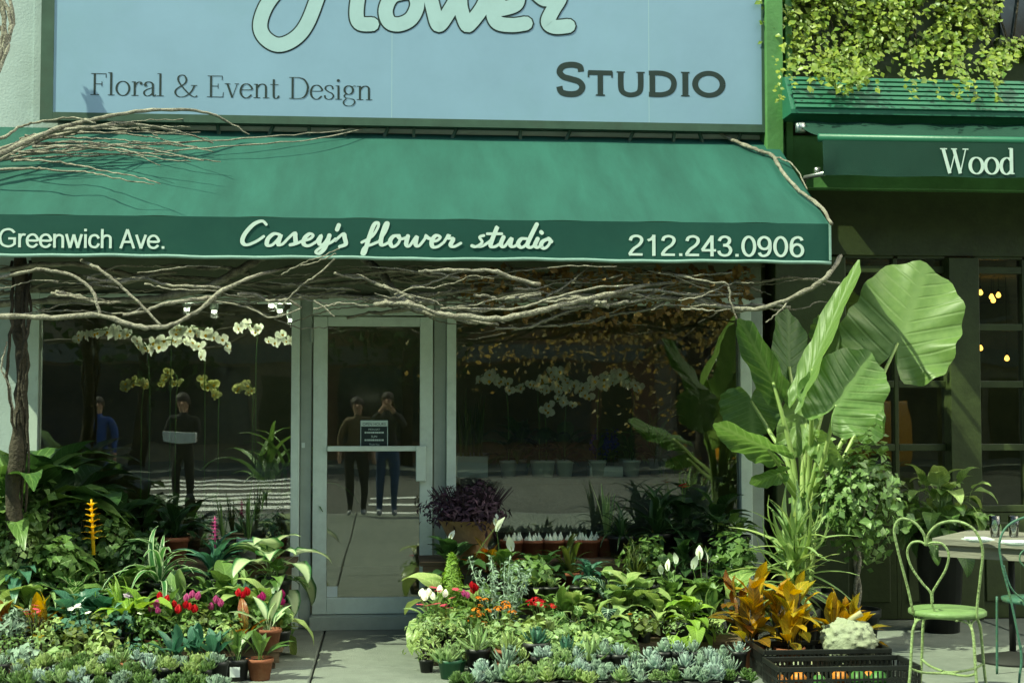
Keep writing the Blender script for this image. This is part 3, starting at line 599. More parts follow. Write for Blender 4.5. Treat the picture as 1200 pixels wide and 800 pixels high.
# retractable awning
RA = -.78
ra = thing('restaurant_awning', 'dark green retractable awning with serif lettering over the restaurant', 'awning')
rx0 = X(963,RA,190); rz1 = Z(165,RA,965); rz0 = Z(206,RA,965); rzb = Z(141,-.4,935)
def rcan(u, v):
    x = rx0-.06+(8.5-rx0)*u; x += .06*v; y = -.36+(RA+.36)*v; z = rzb+(rz1+.03-rzb)*v - .02*sin(pi*v)*(1+.8*sin(u*40)) + .006*sin(u*90)
    return (x, y, z)
MB().grid(rcan, 90, 8).build('canopy', 'awn2', ra, True)
def rval(u, v):
    x = rx0+(8.5-rx0)*u; s = .004*sin(u*70+v*2)*v + .035*v*math.exp(-u*34)*sin(u*120+v*3); return (x+.012*v*sin(u*40), RA-.022-s*.4, rz1+(rz0-rz1)*v+.004*sin(u*55)*v)
MB().grid(rval, 160, 8).build('valance', 'awn2', ra, True)
MB().tube([(rx0-.02,RA,rz1+.02),(8.5,RA,rz1+.02)], .028, 10).build('front_bar', 'shutter', ra, True)
MB().tube([(rx0+.03,RA+.02,rz0+.02),(rx0+.0,-.4,rz0+.05),(rx0+.05,-.09,rz0-.02)], .016, 8).build('arm', 'steel', ra, True)
MB().lathe([(.001,-.03),(.035,-.03),(.035,.03),(.001,.03)], 12, tuple(P(938,150,-.44))).build('pivot', 'steel', ra, True)
MB().lathe([(.001,-.02),(.022,-.02),(.022,.02),(.001,.02)], 12, tuple(P(958,200,-.5))).build('elbow_joint', 'steel', ra, True)
a = P(1102,203,RA-.0275); serif_text('Wood', (a.x, a.z), X(1190,RA-.0275,195), P(1102,174,RA-.0275).z-a.z, RA-.0275, .14, .045, 'lettering', 'white_print', ra)

# ------------------------------------------------------------------ leaf meshes
LM = {}
def curve_leaf(key, mats, pet=0.3, blade=0.7, width=0.25, e0=70, e1=-10, prof='ovate', fold=0.25, wave=0.0, nu=9, twist=0.0, k=3, spread=18, petw=0.012, thick=False):
    """k leaf variants of unit length: a stalk from the crown that arches outward along +x and carries a blade"""
    for vi in range(k):
        mb = MB(); a0 = radians(e0 + (vi-(k-1)/2)*spread); a1 = radians(e1 + (vi-(k-1)/2)*spread*0.8)
        np_ = 3 if pet > 0 else 0; n = np_+nu; pos = Vector((0,0,0)); prev = None; tot = pet+blade
        for i in range(n+1):
            if i <= np_ and np_: s = pet*i/np_; u = 0.0
            else: u = (i-np_)/nu; s = pet+blade*u
            t = s/tot; ang = a0+(a1-a0)*t**1.3
            if i: pos = pos + Vector((cos(ang),0,sin(ang)))*(s-ps)
            ps = s
            if i < np_ or (i == np_ and np_): w = petw
            elif prof == 'ovate': w = width*max(sin(pi*min(u**0.75,1)),0.0)**0.85
            elif prof == 'lance': w = width*max(sin(pi*u**0.9),0)**0.9
            elif prof == 'strap': w = width*(min(1, .55+u*3))*max(0, 1-u**3.0)**0.9
            elif prof == 'heart': w = width*(max(0,1-u)**0.75)*(min(1, .55+2.2*u)*1.15)
            elif prof == 'spoon': w = width*(0.35+0.65*sin(pi*min(1,u**1.6*.98+.02)) if u < .98 else .1)
            w = max(w, 0.004)
            nrm = Vector((-sin(ang),0,cos(ang))); row = []
            wv = wave*sin(u*17+vi*2)
            for j in (-1,-.5,0,.5,1):
                y = w*j; z = fold*abs(w*j) + (wv*w*(1 if j > 0 else -.7) if abs(j) == 1 else 0)
                p = pos + Vector((0,y,0)) + nrm*z; row.append(mb.vert(p, max(u,.001), j))
            if prev:
                for j in range(4): mb.face(prev[j], row[j], row[j+1], prev[j+1])
            prev = row
        LM.setdefault(key, []).append(mb.mesh('leaf', mats, True))
def ear_mesh(mb, rx, n=84, rings=16, ruffle=0.05, cup=0.12, lobe=0.42, pleat=.012):
    """elephant-ear blade, stalk joint at the origin, tip at +x (length 1), half width rx"""
    out = []
    for k in range(n+1):
        th = -pi+2*pi*k/n; a = abs(th)
        # outline radius: long tip in front, wide sides, two rounded lobes behind, notch at the stalk
        x = 1.0*max(cos(a),0)**1.2; 
        if a < pi/2: r = 1/((abs(cos(a))**2.1/1.0)+(abs(sin(a))**2.1/rx**2.1))**(1/2.1)
        else: r = rx*(1-(1-lobe/rx)*((a-pi/2)/(pi/2))**1.2) if a < 2.75 else (rx*(1-(1-lobe/rx)*((2.75-pi/2)/(pi/2))**1.2))*max(.06, 1-((a-2.75)/.39)**.8)
        out.append((th, r*(1+.025*sin(th*16+.8)+.03*sin(th*5+rx*9))))
    prev = None
    for i in range(rings+1):
        q = i/rings; row = []
        for k, (th, r) in enumerate(out):
            v = sin(((r*q*cos(th)+.5)/1.5-.22*abs(r*q*sin(th))/rx)*2*pi*10)*pleat*min(1,abs(r*q*sin(th))/rx*4) + ruffle*sin(th*9+1.3)*q**3 + cup*q*q*abs(sin(th))*r - .10*(q*max(cos(th),0))**2*r
            row.append(mb.vert((r*q*cos(th), r*q*sin(th), v), (r*q*cos(th)+.5)/1.5+.001, r*q*sin(th)/rx))
        if prev:
            for k in range(n): mb.face(prev[k], row[k], row[k+1], prev[k+1])
        prev = row
    return mb

GREENS = dict(
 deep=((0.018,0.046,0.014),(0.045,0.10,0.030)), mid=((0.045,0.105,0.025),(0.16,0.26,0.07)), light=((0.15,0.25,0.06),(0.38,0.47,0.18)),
 lime=((0.15,0.28,0.035),(0.28,0.42,0.07)), blue=((0.030,0.10,0.065),(0.085,0.20,0.13)), grey=((0.14,0.22,0.15),(0.30,0.40,0.30)),
 silver=((0.19,0.29,0.24),(0.38,0.48,0.42)), olive=((0.06,0.10,0.02),(0.14,0.17,0.04)), fresh=((0.11,0.21,0.06),(0.33,0.44,0.19)))
for k, (c1, c2) in GREENS.items():
    M['leaf_'+k] = leafmat('leaf_'+k, c1, c2, rough=0.38 if k not in ('grey','silver') else .6, trans=.22 if k not in ('grey','silver') else .08, vein=tuple(min(1,x*1.5) for x in c2), veinw=.35)
M['leaf_varieg'] = leafmat('leaf_variegated', (0.035,0.11,0.03),(0.09,0.20,0.05), vein=(0.55,0.66,0.38), veinw=.9, nv=7)
M['leaf_edge'] = leafmat('leaf_white_edged', (0.05,0.16,0.05),(0.10,0.24,0.07), edge=(0.52,0.62,0.40))
M['leaf_cream'] = leafmat('leaf_cream_centre', (0.45,0.56,0.32),(0.55,0.62,0.38), edge=(0.05,0.15,0.05))
M['leaf_alocasia'] = leafmat('leaf_alocasia', (0.012,0.05,0.03),(0.03,0.09,0.05), vein=(0.55,0.68,0.55), veinw=1.0, nv=8)
M['leaf_croton'] = leafmat('leaf_croton', (0.40,0.20,0.015),(0.05,0.11,0.02), vein=(0.50,0.27,0.02), veinw=.9, nv=9, rough=.3)
M['leaf_croton_red'] = leafmat('leaf_croton_red', (0.24,0.05,0.012),(0.07,0.09,0.015), vein=(0.46,0.22,0.015), veinw=.7, nv=9, rough=.3)
M['leaf_croton_yellow'] = leafmat('leaf_croton_yellow', (0.50,0.30,0.02),(0.16,0.19,0.02), vein=(0.56,0.38,0.03), veinw=.8, nv=9, rough=.3)
M['leaf_ear'] = leafmat('leaf_elephant_ear', (0.075,0.165,0.04),(0.20,0.31,0.09), vein=(0.26,0.37,0.15), veinw=.32, trans=.42, rough=.42, spec=.45)
M['leaf_heather'] = leafmat('leaf_heather', (0.018,0.008,0.016),(0.06,0.025,0.05), trans=.05, rough=.8)
M['leaf_gold'] = leafmat('leaf_gold', (0.17,0.13,0.04),(0.33,0.25,0.08), trans=.35)
M['leaf_ivy'] = leafmat('leaf_ivy', (0.10,0.19,0.02),(0.34,0.40,0.06), trans=.3, rough=.4)
for k, c in (('red',(0.45,0.010,0.015)),('pink',(0.46,0.10,0.26)),('magenta',(0.34,0.02,0.14)),('white',(0.88,0.90,0.82)),('orange',(0.62,0.22,0.02)),('yellow',(0.62,0.42,0.03)),('paleyellow',(0.42,0.44,0.20)),('rose',(0.50,0.08,0.12)),('spathe',(0.72,0.78,0.68)),('lilac',(0.5,0.4,0.55))):
    M['pet_'+k] = leafmat('petal_'+k, c, tuple(min(1,x*1.15) for x in c), trans=.3, rough=.6, spec=.2)

LV = {}
def leafset(key, mat, **kw): curve_leaf(key, M[mat], **kw)
def use(shape, mat):
    key = (shape, mat)
    if key not in LM: curve_leaf(key, M[mat], **SHAPES[shape])
    return LM[key]
SHAPES = dict(
 broad=dict(pet=.42, blade=.58, width=.17, e0=74, e1=-18, prof='ovate', fold=.3, wave=.10, spread=22, k=4),
 upright=dict(pet=.25, blade=.75, width=.13, e0=84, e1=30, prof='lance', fold=.35, wave=.06, spread=18, k=4),
 heart=dict(pet=.45, blade=.55, width=.22, e0=72, e1=-35, prof='heart', fold=.25, wave=.10, spread=26, k=4),
 strap=dict(pet=0, blade=1.0, width=.030, e0=78, e1=-35, prof='strap', fold=.6, nu=10, spread=26, k=5),
 spike=dict(pet=0, blade=1.0, width=.030, e0=70, e1=25, prof='strap', fold=.6, nu=7, spread=34, k=6),
 sword=dict(pet=0, blade=1.0, width=.045, e0=80, e1=30, prof='strap', fold=.6, nu=8, spread=30, k=5),
 blade=dict(pet=0, blade=1.0, width=.055, e0=62, e1=-25, prof='strap', fold=.5, nu=9, spread=28, k=5),
 grass=dict(pet=0, blade=1.0, width=.010, e0=80, e1=10, prof='strap', fold=.5, nu=8, spread=26, k=6, petw=.004),
 croton=dict(pet=.10, blade=.90, width=.13, e0=66, e1=20, prof='lance', fold=.28, wave=.12, spread=26, k=5),
 frond=dict(pet=.1, blade=.9, width=.10, e0=70, e1=-30, prof='lance', fold=.2, wave=.3, spread=24, k=4),
 pothos=dict(pet=.40, blade=.60, width=.24, e0=60, e1=-60, prof='heart', fold=.2, wave=.06, spread=34, k=5),
 fleshy=dict(pet=0, blade=1.0, width=.16, e0=55, e1=75, prof='spoon', fold=.15, nu=6, spread=34, k=4),
 bulbleaf=dict(pet=0, blade=1.0, width=.022, e0=88, e1=74, prof='strap', fold=.4, nu=6, spread=10, k=4))

POTS = {}
def add_pot(t, kind, r, h):
    key = (kind, round(r,3), round(h,3))
    if key not in POTS:
        POTS[key] = MB().lathe([(r*.72,0),(r*.94,h*.82),(r*1.02,h*.82),(r*1.03,h),(r*.92,h),(r*.9,h*.86)], 16, closed=False).mesh('pot', kind, True)
        POTS[key+('s',)] = MB().lathe([(.001,h*.875),(r*.45,h*.885),(r*.9,h*.87)], 12, closed=True).mesh('soil', 'soil', True)
    p = put('pot', POTS[key], t); put('soil', POTS[key+('s',)], p)
    return h*.87
def leaf_objs(t, meshes, n, length, z0, lmin=.6, crown=.01, sq=1.0, name='leaf', r=rnd, wid=1.0):
    for k in range(n):
        me = r.choice(meshes); s = length*(lmin+(1-lmin)*r.random()); o = put(name, me, t)
        az = k*2.39996+r.uniform(-.4,.4); c = crown*r.random()
        o.location = (cos(az)*c, sin(az)*c, z0-.004*r.random()); o.rotation_euler = (r.uniform(-.15,.15), r.uniform(-.18,.18), az); o.scale = (s*sq, s*wid, s)
def small_leaf(mb, p, n, size, r, shape=0):
    """little folded leaf of four triangles at p facing n"""
    n = Vector(n).normalized(); a = n.orthogonal().normalized(); q = Quaternion(n, r.uniform(0,2*pi)); a = q @ a; b = n.cross(a); s = size*r.uniform(.65,1.25)
    w = .36 if shape == 0 else (.16 if shape == 1 else .5)
    mb.curvar = r.random(); f = s*.12
    i = [mb.vert(p,.001), mb.vert(p+a*s*.5+b*s*w+n*f,.5,1), mb.vert(p+a*s-n*f*.8,1), mb.vert(p+a*s*.5-b*s*w+n*f,.5,-1), mb.vert(p+a*s*.5,.5)]
    mb.face(i[0],i[4],i[1]); mb.face(i[4],i[2],i[1]); mb.face(i[0],i[3],i[4]); mb.face(i[4],i[3],i[2])
def bush(t, mat, n, rx, rz_, zc, size, r=rnd, shape=0, stems=6, top=True, name='foliage', ry=None):
    mb = MB(); ry = ry or rx
    for k in range(n):
        d = Vector((r.gauss(0,1),r.gauss(0,1),r.gauss(0,1))).normalized(); q = r.random()**.4; lump = 1+.18*sin(d.x*5+k*0)+.14*sin(d.y*7+1)+.12*sin(d.z*6+2)
        p = Vector((d.x*rx*q*lump, d.y*ry*q*lump, zc+d.z*rz_*q*lump))
        nn = d + Vector((r.uniform(-.8,.8),r.uniform(-.8,.8),r.uniform(-.2,1.1)))
        small_leaf(mb, p, nn, size, r, shape)
    o = stuff(mb.build(name, mat, t, True))
    if stems:
        m2 = MB()
        for k in range(stems):
            az = k*2.4; m2.tube(spline([(0,0,zc-rz_*1.25),(cos(az)*rx*.2,sin(az)*ry*.2,zc-rz_*.4),(cos(az)*rx*.55,sin(az)*ry*.55,zc+rz_*.4)],3), [.006]*6+[.002], 4)
        stuff(m2.build('stem', 'bark_dark', t))
    return o
FLM = {}
def flower_mesh(kind, mat):
    key = (kind, mat)
    if key in FLM: return FLM[key]
    r = random.Random(hash(kind) % 100 if False else len(kind)); mb = MB(); mats = [M[mat]]
    def petal(az, elev, L, W, curl, z=0.0, cx=0.0):
        prev = None
        for i in range(5):
            u = i/4; a = elev+curl*u; d = L*u; wv = W*sin(pi*(.12+.83*u))
            base = Vector((cx+cos(a)*d, 0, z+sin(a)*d)); row = []
            for j in (-1,0,1):
                p = base + Vector((0, wv*j, -abs(j)*W*.12)); row.append(mb.vert((p.x*cos(az)-p.y*sin(az), p.x*sin(az)+p.y*cos(az), p.z), u, j))
            if prev:
                for j in range(2): mb.face(prev[j],row[j],row[j+1],prev[j+1])
            prev = row
    if kind == 'cyclamen':
        for k in range(5): petal(k*1.2566+.2, radians(55), .05, .019, radians(30), z=.0)
    elif kind == 'orchid':   # faces +x after build: built facing +z
        for k in range(3): petal(k*2.094+.52, radians(8), .042, .017, radians(-12))
        for s in (0.15, pi-0.15): petal(s, radians(10), .046, .030, radians(-14), z=.003)
        mb.mi = 1; mats.append(M['pet_yellow']); petal(-pi/2, radians(40), .022, .010, radians(-30), z=.006)
    elif kind == 'cluster':
        mb.mi = 0
        for k in range(34):
            d = Vector((r.gauss(0,1),r.gauss(0,1),abs(r.gauss(0,1))+.1)).normalized(); p = Vector((d.x*.042,d.y*.042,d.z*.03)); small_leaf(mb, p, d+Vector((0,0,.3)), .02, r, 2)
    elif kind == 'single':
        for k in range(5): petal(k*1.2566, radians(25), .02, .011, radians(-20))
    elif kind == 'spathe':
        petal(0, radians(75), .11, .030, radians(25)); mb.mi = 1; mats.append(M['pet_paleyellow']); mb.tube([(.004,0,.004),(.012,0,.06)], .005, 6)
    elif kind == 'bromeliad':
        for lv in range(7):
            for k in range(5): petal(k*1.2566+lv*.6, radians(35+lv*4), .05-.004*lv, .008, radians(-25), z=lv*.022)
        mb.tube([(0,0,-.06),(0,0,.16)], [.008,.004], 6)
    FLM[key] = mb.mesh('flower', mats, True); return FLM[key]
def flowers(t, kind, mat, spots, scale=1.0, z0=0.0, stem='leaf_mid', tilt=.35, r=rnd):
    """flower parts at spots (x,y,z) on thin stalks rising from the crown"""
    me = flower_mesh(kind, mat)
    for (x, y, z) in spots:
        o = put('flower', me, t, (x,y,z)); o.rotation_euler = (r.uniform(-tilt,tilt), r.uniform(-tilt,tilt), r.uniform(0,6.28)); s = scale*r.uniform(.85,1.15); o.scale = (s,s,s)
        MB().tube(spline([(x*.2,y*.2,z0),(x*.6,y*.6,z0+(z-z0)*.6),(x,y,z)],3), .0025, 4).build('flower_stalk', stem, t)

def stemmed(t, meshes, n, length, zlo, zhi, r, wid=1.0, name='leaf', lmin=.7, off=(0,0)):
    """leaves set in a spiral along an upright stem"""
    MB().tube([(off[0]*.5,off[1]*.5,max(zlo-.1,.02)),(off[0],off[1],zhi)],[.012,.007],7).build('stem','bark_dark',t,True)
    for k in range(n):
        q = (k+.5)/n; o = put(name, r.choice(meshes), t, (off[0],off[1],zlo+(zhi-zlo)*q)); s = length*(lmin+(1-lmin)*r.random()); o.scale = (s,s*wid,s); o.rotation_euler = (r.uniform(-.2,.2), -.75*q+.38+r.uniform(-.25,.25), k*2.39996+r.uniform(-.3,.3))

# ------------------------------------------------------------------ woody vine over and under the awning
vine = thing('woody_vine', 'bare gnarled woody vine climbing over and under the green awning', 'vine')
vr = random.Random(3)
def branch(pts, r0, r1, name='branch', n=6, mat='bark', wob=.0045, sub=6):
    q = spline(pts, sub); N = len(q); out = []
    for k, p in enumerate(q): out.append(Vector(p)+Vector((vr.uniform(-1,1),vr.uniform(-1,1),vr.uniform(-1,1)))*wob*(.3 if k in (0,N-1) else 1))
    rad = [(r0+(r1-r0)*k/(N-1))*vr.uniform(.82,1.2) for k in range(N)]
    return MB().tube(out, rad, n).build(name, mat, vine, True)
def br(path, r0, r1, **kw): return branch([tuple(P(x,y,Y)) for x,y,Y in path], r0, r1, **kw)
SUNLIT = -1.36
br([(-70,376,-1.3),(0,371,-1.38),(60,372,-1.4),(115,370,-1.42),(165,383,-1.44),(195,382,-1.42),(225,369,-1.4),(262,340,-1.38),(305,322,-1.3),(345,312,-1.0)], .018,.010)
br([(-40,360,-.7),(60,352,-.7),(130,352,-.75),(175,350,-.85),(215,344,-.95),(250,333,-1.05),(285,314,-1.0),(310,300,-.9)], .020,.026)
br([(95,305,-1.2),(118,316,-1.38),(140,334,-1.4),(165,357,-1.42),(188,381,-1.43)], .011,.008)
br([(-30,335,-1.2),(30,318,-1.3),(60,317,-1.33),(92,326,-1.36),(110,345,-1.38),(117,368,-1.4)], .012,.011)
br([(-30,322,-1.0),(50,310,-1.1),(105,312,-1.1),(160,325,-1.0),(215,338,-.9)], .014,.018)
br([(330,350,-.9),(390,347,-.9),(450,349,-.95),(480,346,-1.0),(540,341,-1.0),(600,330,-.9)], .014,.012)
br([(425,300,-.6),(448,322,-.9),(462,342,-1.1),(482,358,-1.25),(510,368,-1.36),(545,371,-1.40),(588,373,-1.41),(632,364,-1.40),(690,350,-1.3),(745,337,-1.2),(800,330,-1.1),(862,338,-1.0)], .027,.012)
br([(368,362,-1.38),(386,358,-1.4),(405,355,-1.41),(432,359,-1.4)], .006,.004)
br([(368,352,-1.38),(382,362,-1.4),(392,371,-1.41)], .006,.004)
br([(330,358,-1.3),(352,336,-1.35),(372,322,-1.37),(392,303,-1.38)], .006,.005)
br([(330,322,-1.37),(355,308,-1.42),(378,300,-1.44),(398,291,-1.45)], .005,.003)
br([(352,312,-1.42),(372,306,-1.44),(394,297,-1.45)], .005,.003)
br([(535,361,-1.3),(600,362,-1.37),(645,350,-1.38),(700,337,-1.36),(742,334,-1.3)], .009,.006)
br([(560,352,-.9),(620,341,-1.0),(690,346,-1.05),(770,347,-1.1),(850,360,-1.2),(885,362,-1.25),(920,352,-1.3),(955,335,-1.34),(974,318,-1.3),(985,300,-.9)], .014,.016)
br([(590,305,-.9),(615,333,-1.1),(652,348,-1.2)], .008,.006)
br([(640,348,-1.2),(668,331,-1.2),(695,308,-1.1)], .008,.006)
br([(790,322,-1.25),(828,330,-1.34),(852,333,-1.36),(856,352,-1.36),(864,374,-1.37)], .008,.005)
br([(690,362,-1.2),(722,346,-1.2),(762,340,-1.2),(815,346,-1.2),(870,344,-1.1)], .010,.007)
br([(560,338,-.5),(640,325,-.5),(720,322,-.55),(800,335,-.6),(880,330,-.7)], .016,.012)
br([(-30,345,-.4),(90,338,-.45),(200,325,-.5),(320,335,-.5),(430,330,-.5),(520,318,-.5)], .016,.014)
br([(925,352,-1.3),(912,366,-1.34),(897,378,-1.36)], .006,.004)
br([(330,335,-1.0),(420,322,-1.05),(470,318,-1.1),(540,326,-1.1),(610,322,-1.1)], .012,.010)
br([(240,352,-1.3),(290,360,-1.34),(318,372,-1.36),(352,362,-1.36)], .006,.004)
for k in range(170):                                                    # thin twigs tangled under the cloth
    left = k % 3 == 0; x = vr.uniform(-20,330) if left else vr.uniform(400,900); y = vr.uniform(316,362); Y = vr.uniform(-1.36,-.3); path = []; dx = vr.choice((-1,1))*vr.uniform(18,34); dy = vr.uniform(-5,5)
    for j in range(vr.randint(4,6)):
        path.append((x,min(max(y,312),384),Y)); x += dx*vr.uniform(.7,1.3); y += dy+vr.uniform(-7,7); Y = min(-.2,max(-1.42,Y+vr.uniform(-.08,.08)))
    br(path, vr.uniform(.004,.009) if k < 130 else vr.uniform(.009,.016), .003 if k < 130 else .008, name='twig' if k < 130 else 'branch', n=5, wob=.005, sub=5)
def onaw(px, py, lift):                                                # a point a little above the awning slope
    d = ray(px, py); n = Vector((0, -(azt-az1), -AY-.04)); n = Vector((0, az1-azt, AY+.04)); n = Vector((0,-(azt-az1),abs(AY+.04))).normalized()
    o = Vector((0,-.04,azt)) + n*lift; t = (o-CL).dot(n)/d.dot(n); return tuple(CL+d*t)
def ba(path, r0, r1, **kw): return branch([onaw(*p) for p in path], r0, r1, **kw)
ba([(-40,200,.10),(10,176,.16),(50,158,.22),(82,146,.25),(112,140,.28),(168,130,.3),(230,130,.24),(262,140,.15),(292,158,.05)], .020,.006)
ba([(-40,190,.06),(15,170,.12),(60,155,.2),(100,150,.25),(150,146,.22),(200,152,.15),(250,168,.04)], .016,.005)
ba([(-40,205,.06),(10,182,.10),(45,165,.14),(95,152,.2),(150,143,.25),(168,152,.16),(185,160,.12)], .014,.004)
ba([(-40,180,.12),(5,160,.18),(25,148,.22),(50,142,.26),(85,138,.3),(112,144,.3)], .012,.005)
ba([(-10,190,.03),(60,178,.05),(140,170,.08),(250,165,.08),(345,158,.06),(430,150,.05)], .008,.004)
ba([(-10,188,.02),(60,184,.03),(160,180,.05),(260,172,.07),(360,164,.07),(425,152,.05)], .007,.004)
for k in range(16):
    x = vr.uniform(-20,60); y = 186-x*.45+vr.uniform(-14,10); path = []; sl = vr.uniform(-.28,.02); l = vr.uniform(.05,.2)
    for j in range(6):
        path.append((x,max(y,128),max(.015,l))); x += vr.uniform(26,52); y += 36*sl+vr.uniform(-4,5); l += vr.uniform(-.05,.04); sl += .06
    ba(path, vr.uniform(.005,.010), .003, name='twig', n=5, wob=.005)
for k in range(5):
    q = [(vr.uniform(-14,16), -30+k*2, -.4),(vr.uniform(-6,16),20,-.42),(vr.uniform(-8,14),60,-.45),(vr.uniform(-18,6),110,-.5),(-25,170,-.6)]
    br(q, .014,.012, wob=.01)
ba([(832,150,.06),(858,164,.03),(885,175,.03),(905,183,.03),(918,203,.03),(938,224,.03),(962,242,.03),(974,262,.03)], .014,.012)
ba([(905,183,.03),(925,190,.05),(938,205,.04),(946,222,.03)], .007,.004)
branch([tuple(P(24,296,-1.0)),tuple(P(22,380,-.98)),tuple(P(25,460,-1.0)),tuple(P(17,560,-1.0)),(P(15,600,-1.0).x,-1.0,.35),(P(12,600,-1.0).x,-1.0,0)], .034,.05, name='trunk', n=10, mat='bark_dark', wob=.014)
for k in range(4):
    x = 14+k*7; br([(x,306,-.92),(x+vr.uniform(-10,10),370,-1.05),(x+vr.uniform(-12,12),440,-1.08),(x+vr.uniform(-14,10),520,-1.02),(x-6,600,-.95)], .012,.009, mat='bark_dark', wob=.012)
br([(8,400,-1.1),(2,430,-1.15),(12,455,-1.15),(18,500,-1.1)], .006,.004)

M['dry_leaf'] = leafmat('dry_vine_leaf', (0.10,0.06,0.02),(0.30,0.19,0.05), trans=.3, rough=.7)
mb = MB()
for k in range(800):                                                  # dry leaves still hanging on the right half of the vine
    px = 540+340*vr.random()**.8; py = 318+vr.random()**1.6*66*(.4+.6*sin((px-520)*.0085)); p = P(px, py, vr.uniform(-1.2,-.15)); small_leaf(mb, p, (vr.uniform(-1,1),-1,vr.uniform(-.6,.8)), .034+.03*vr.random(), vr, 0)
stuff(mb.build('dry_foliage', 'dry_leaf', vine, True))

# ------------------------------------------------------------------ ivy on the upper wall
ivy = thing('wall_ivy', 'yellow-green ivy hanging over the wall above the ribbed shutter box', 'ivy')
ir = random.Random(11); mb = MB(); cnt = 0
while cnt < 5600:
    px = ir.uniform(888,1290); py = ir.uniform(-90,114); t = (px-893)/300
    low = 78+14*sin(px*.045)+9*sin(px*.13)
    if 950 < px < 1015: low = max(low, 112-abs(px-990)*.75)
    if px < 925: low = 30+ir.uniform(-20,40)
    if py > low: continue
    gap = sin(px*.055+1.2)*sin(py*.06+px*.012)+.5*sin(px*.13+py*.1)
    if gap < -.42 and ir.random() < .85: continue
    if 1172 < px and py < 46: continue
    Y = -.03-ir.random()**1.5*(.16+.12*(py > 60)); p = P(px, py, Y)
    if py > 82: p = P(px, py, -.36-ir.random()*.14)
    small_leaf(mb, p, (ir.uniform(-.7,.7), -1.0, ir.uniform(-.1,1.0)), .036+.034*ir.random()**2, ir, 0); cnt += 1
for k in range(26):                                                    # trailing strands
    px = ir.uniform(900,1195); y0 = ir.uniform(40,75); n_ = ir.randint(9,17); dx = ir.uniform(-.6,.6)
    if px > 1165: y0 += 15
    for j in range(n_):
        py = y0+j*3.4; small_leaf(mb, P(px+dx*j+ir.uniform(-3,3), min(py,116), -.22-.28*min(1,max(0,(py-60)/40))-.04*ir.random()), (ir.uniform(-.6,.6),-1,ir.uniform(.1,1)), .03+.025*ir.random(), ir, 0)
stuff(mb.build('foliage', 'leaf_ivy', ivy, True))
mb = MB()
for k in range(14):
    x = 905+k*22; mb.tube([tuple(P(x,-60,-.03)),tuple(P(x+ir.uniform(-12,12),0,-.05)),tuple(P(x+ir.uniform(-18,18),55,-.06))], .008, 5)
stuff(mb.build('stem', 'bark_dark', ivy))

# ------------------------------------------------------------------ plant benches
def tier(Y): return 0.0 if Y < -1.62 else .12 if Y < -1.06 else .30 if Y < -.62 else .50
def bench(x0, x1, y0, y1, z, label):
    t = thing('plant_bench', label, 'bench'); n = max(3, int((y1-y0)/.12)); w = (y1-y0)/n
    for k in range(n): part_box('slat', (x0,y0+k*w+.006,z-.025), (x1,y0+(k+1)*w-.006,z), 'wood', t, .003)
    for x in (x0+.05, (x0+x1)/2, x1-.09):
        for y in (y0+.03, y1-.07): part_box('leg', (x,y,0), (x+.045,y+.045,z-.0255), 'wood', t)
    part_box('apron', (x0+.02,y0+.008,max(z-.085,.005)), (x1-.02,y0+.026,z-.026), 'wood', t)
BL = (-3.6, X(338,-1.1,700)); BR = (X(494,-1.1,700), X(852,-1.1,700))
for (x0, x1), s in ((BL,'left of the walkway'),(BR,'right of the walkway')):
    bench(x0, x1, -1.58, -1.08, .12, 'low wooden plant bench in front '+s)
    bench(x0, x1, -1.04, -.66, .30, 'middle wooden plant bench '+s)
    bench(x0, x1, -.60, -.10, .50, 'tall wooden plant bench against the window '+s)

# ------------------------------------------------------------------ potted plants
HF = dict(broad=.74, upright=.9, heart=.66, strap=.66, sword=.86, blade=.55, grass=.80, croton=.80, frond=.62, pothos=.5, fleshy=.85, bulbleaf=.98)
def plant(name, label, cat, px, py, Y, shape, mat, n, pot='blackpot', ph=None, pr=None, group=None, lmin=.6, z=None, crown=.02, wid=1.0, seed=0):
    p = P(px, py, Y); zb = tier(Y) if z is None else z; h = max(p.z-zb, .1); t = thing(name, label, cat, (p.x,Y,zb), group=group)
    ph = ph or min(max(h*.3,.06),.16); pr = pr or ph*.62; z0 = add_pot(t, pot, pr, ph)
    leaf_objs(t, use(shape, 'leaf_'+mat), n, (h-z0)/HF[shape], z0, lmin, crown, r=random.Random(seed+int(px*7+py)), wid=wid)
    return t, h, z0
def bushy(name, label, cat, px, py, Y, mat, n, rx, size, pot='blackpot', group=None, shape=0, ph=None, z=None, seed=1):
    p = P(px, py, Y); zb = tier(Y) if z is None else z; h = max(p.z-zb, .1); t = thing(name, label, cat, (p.x,Y,zb), group=group)
    ph = ph or min(max(h*.3,.06),.14); z0 = add_pot(t, pot, min(ph*.62,rx*.7), ph); rz_ = (h-z0*.8)/2/1.15
    bush(t, 'leaf_'+mat, n, rx/1.15, rz_, z0*.85+rz_*1.1, size, random.Random(seed+int(px*3+py)), shape)
    return t, h, z0
def fl_at(t, kind, col, pts, sc=1.0, stem='leaf_mid', tilt=.35):
    """flowers at picture pixels (x,y) in the plane of the plant"""
    L = t.location; r = random.Random(int(pts[0][0]*5)); sp = []
    for x, y in pts: p = P(x, y, L.y+r.uniform(-.05,.05)); sp.append((p.x-L.x, p.y-L.y, p.z-L.z))
    flowers(t, kind, 'pet_'+col, sp, sc, .06, stem, tilt, r)

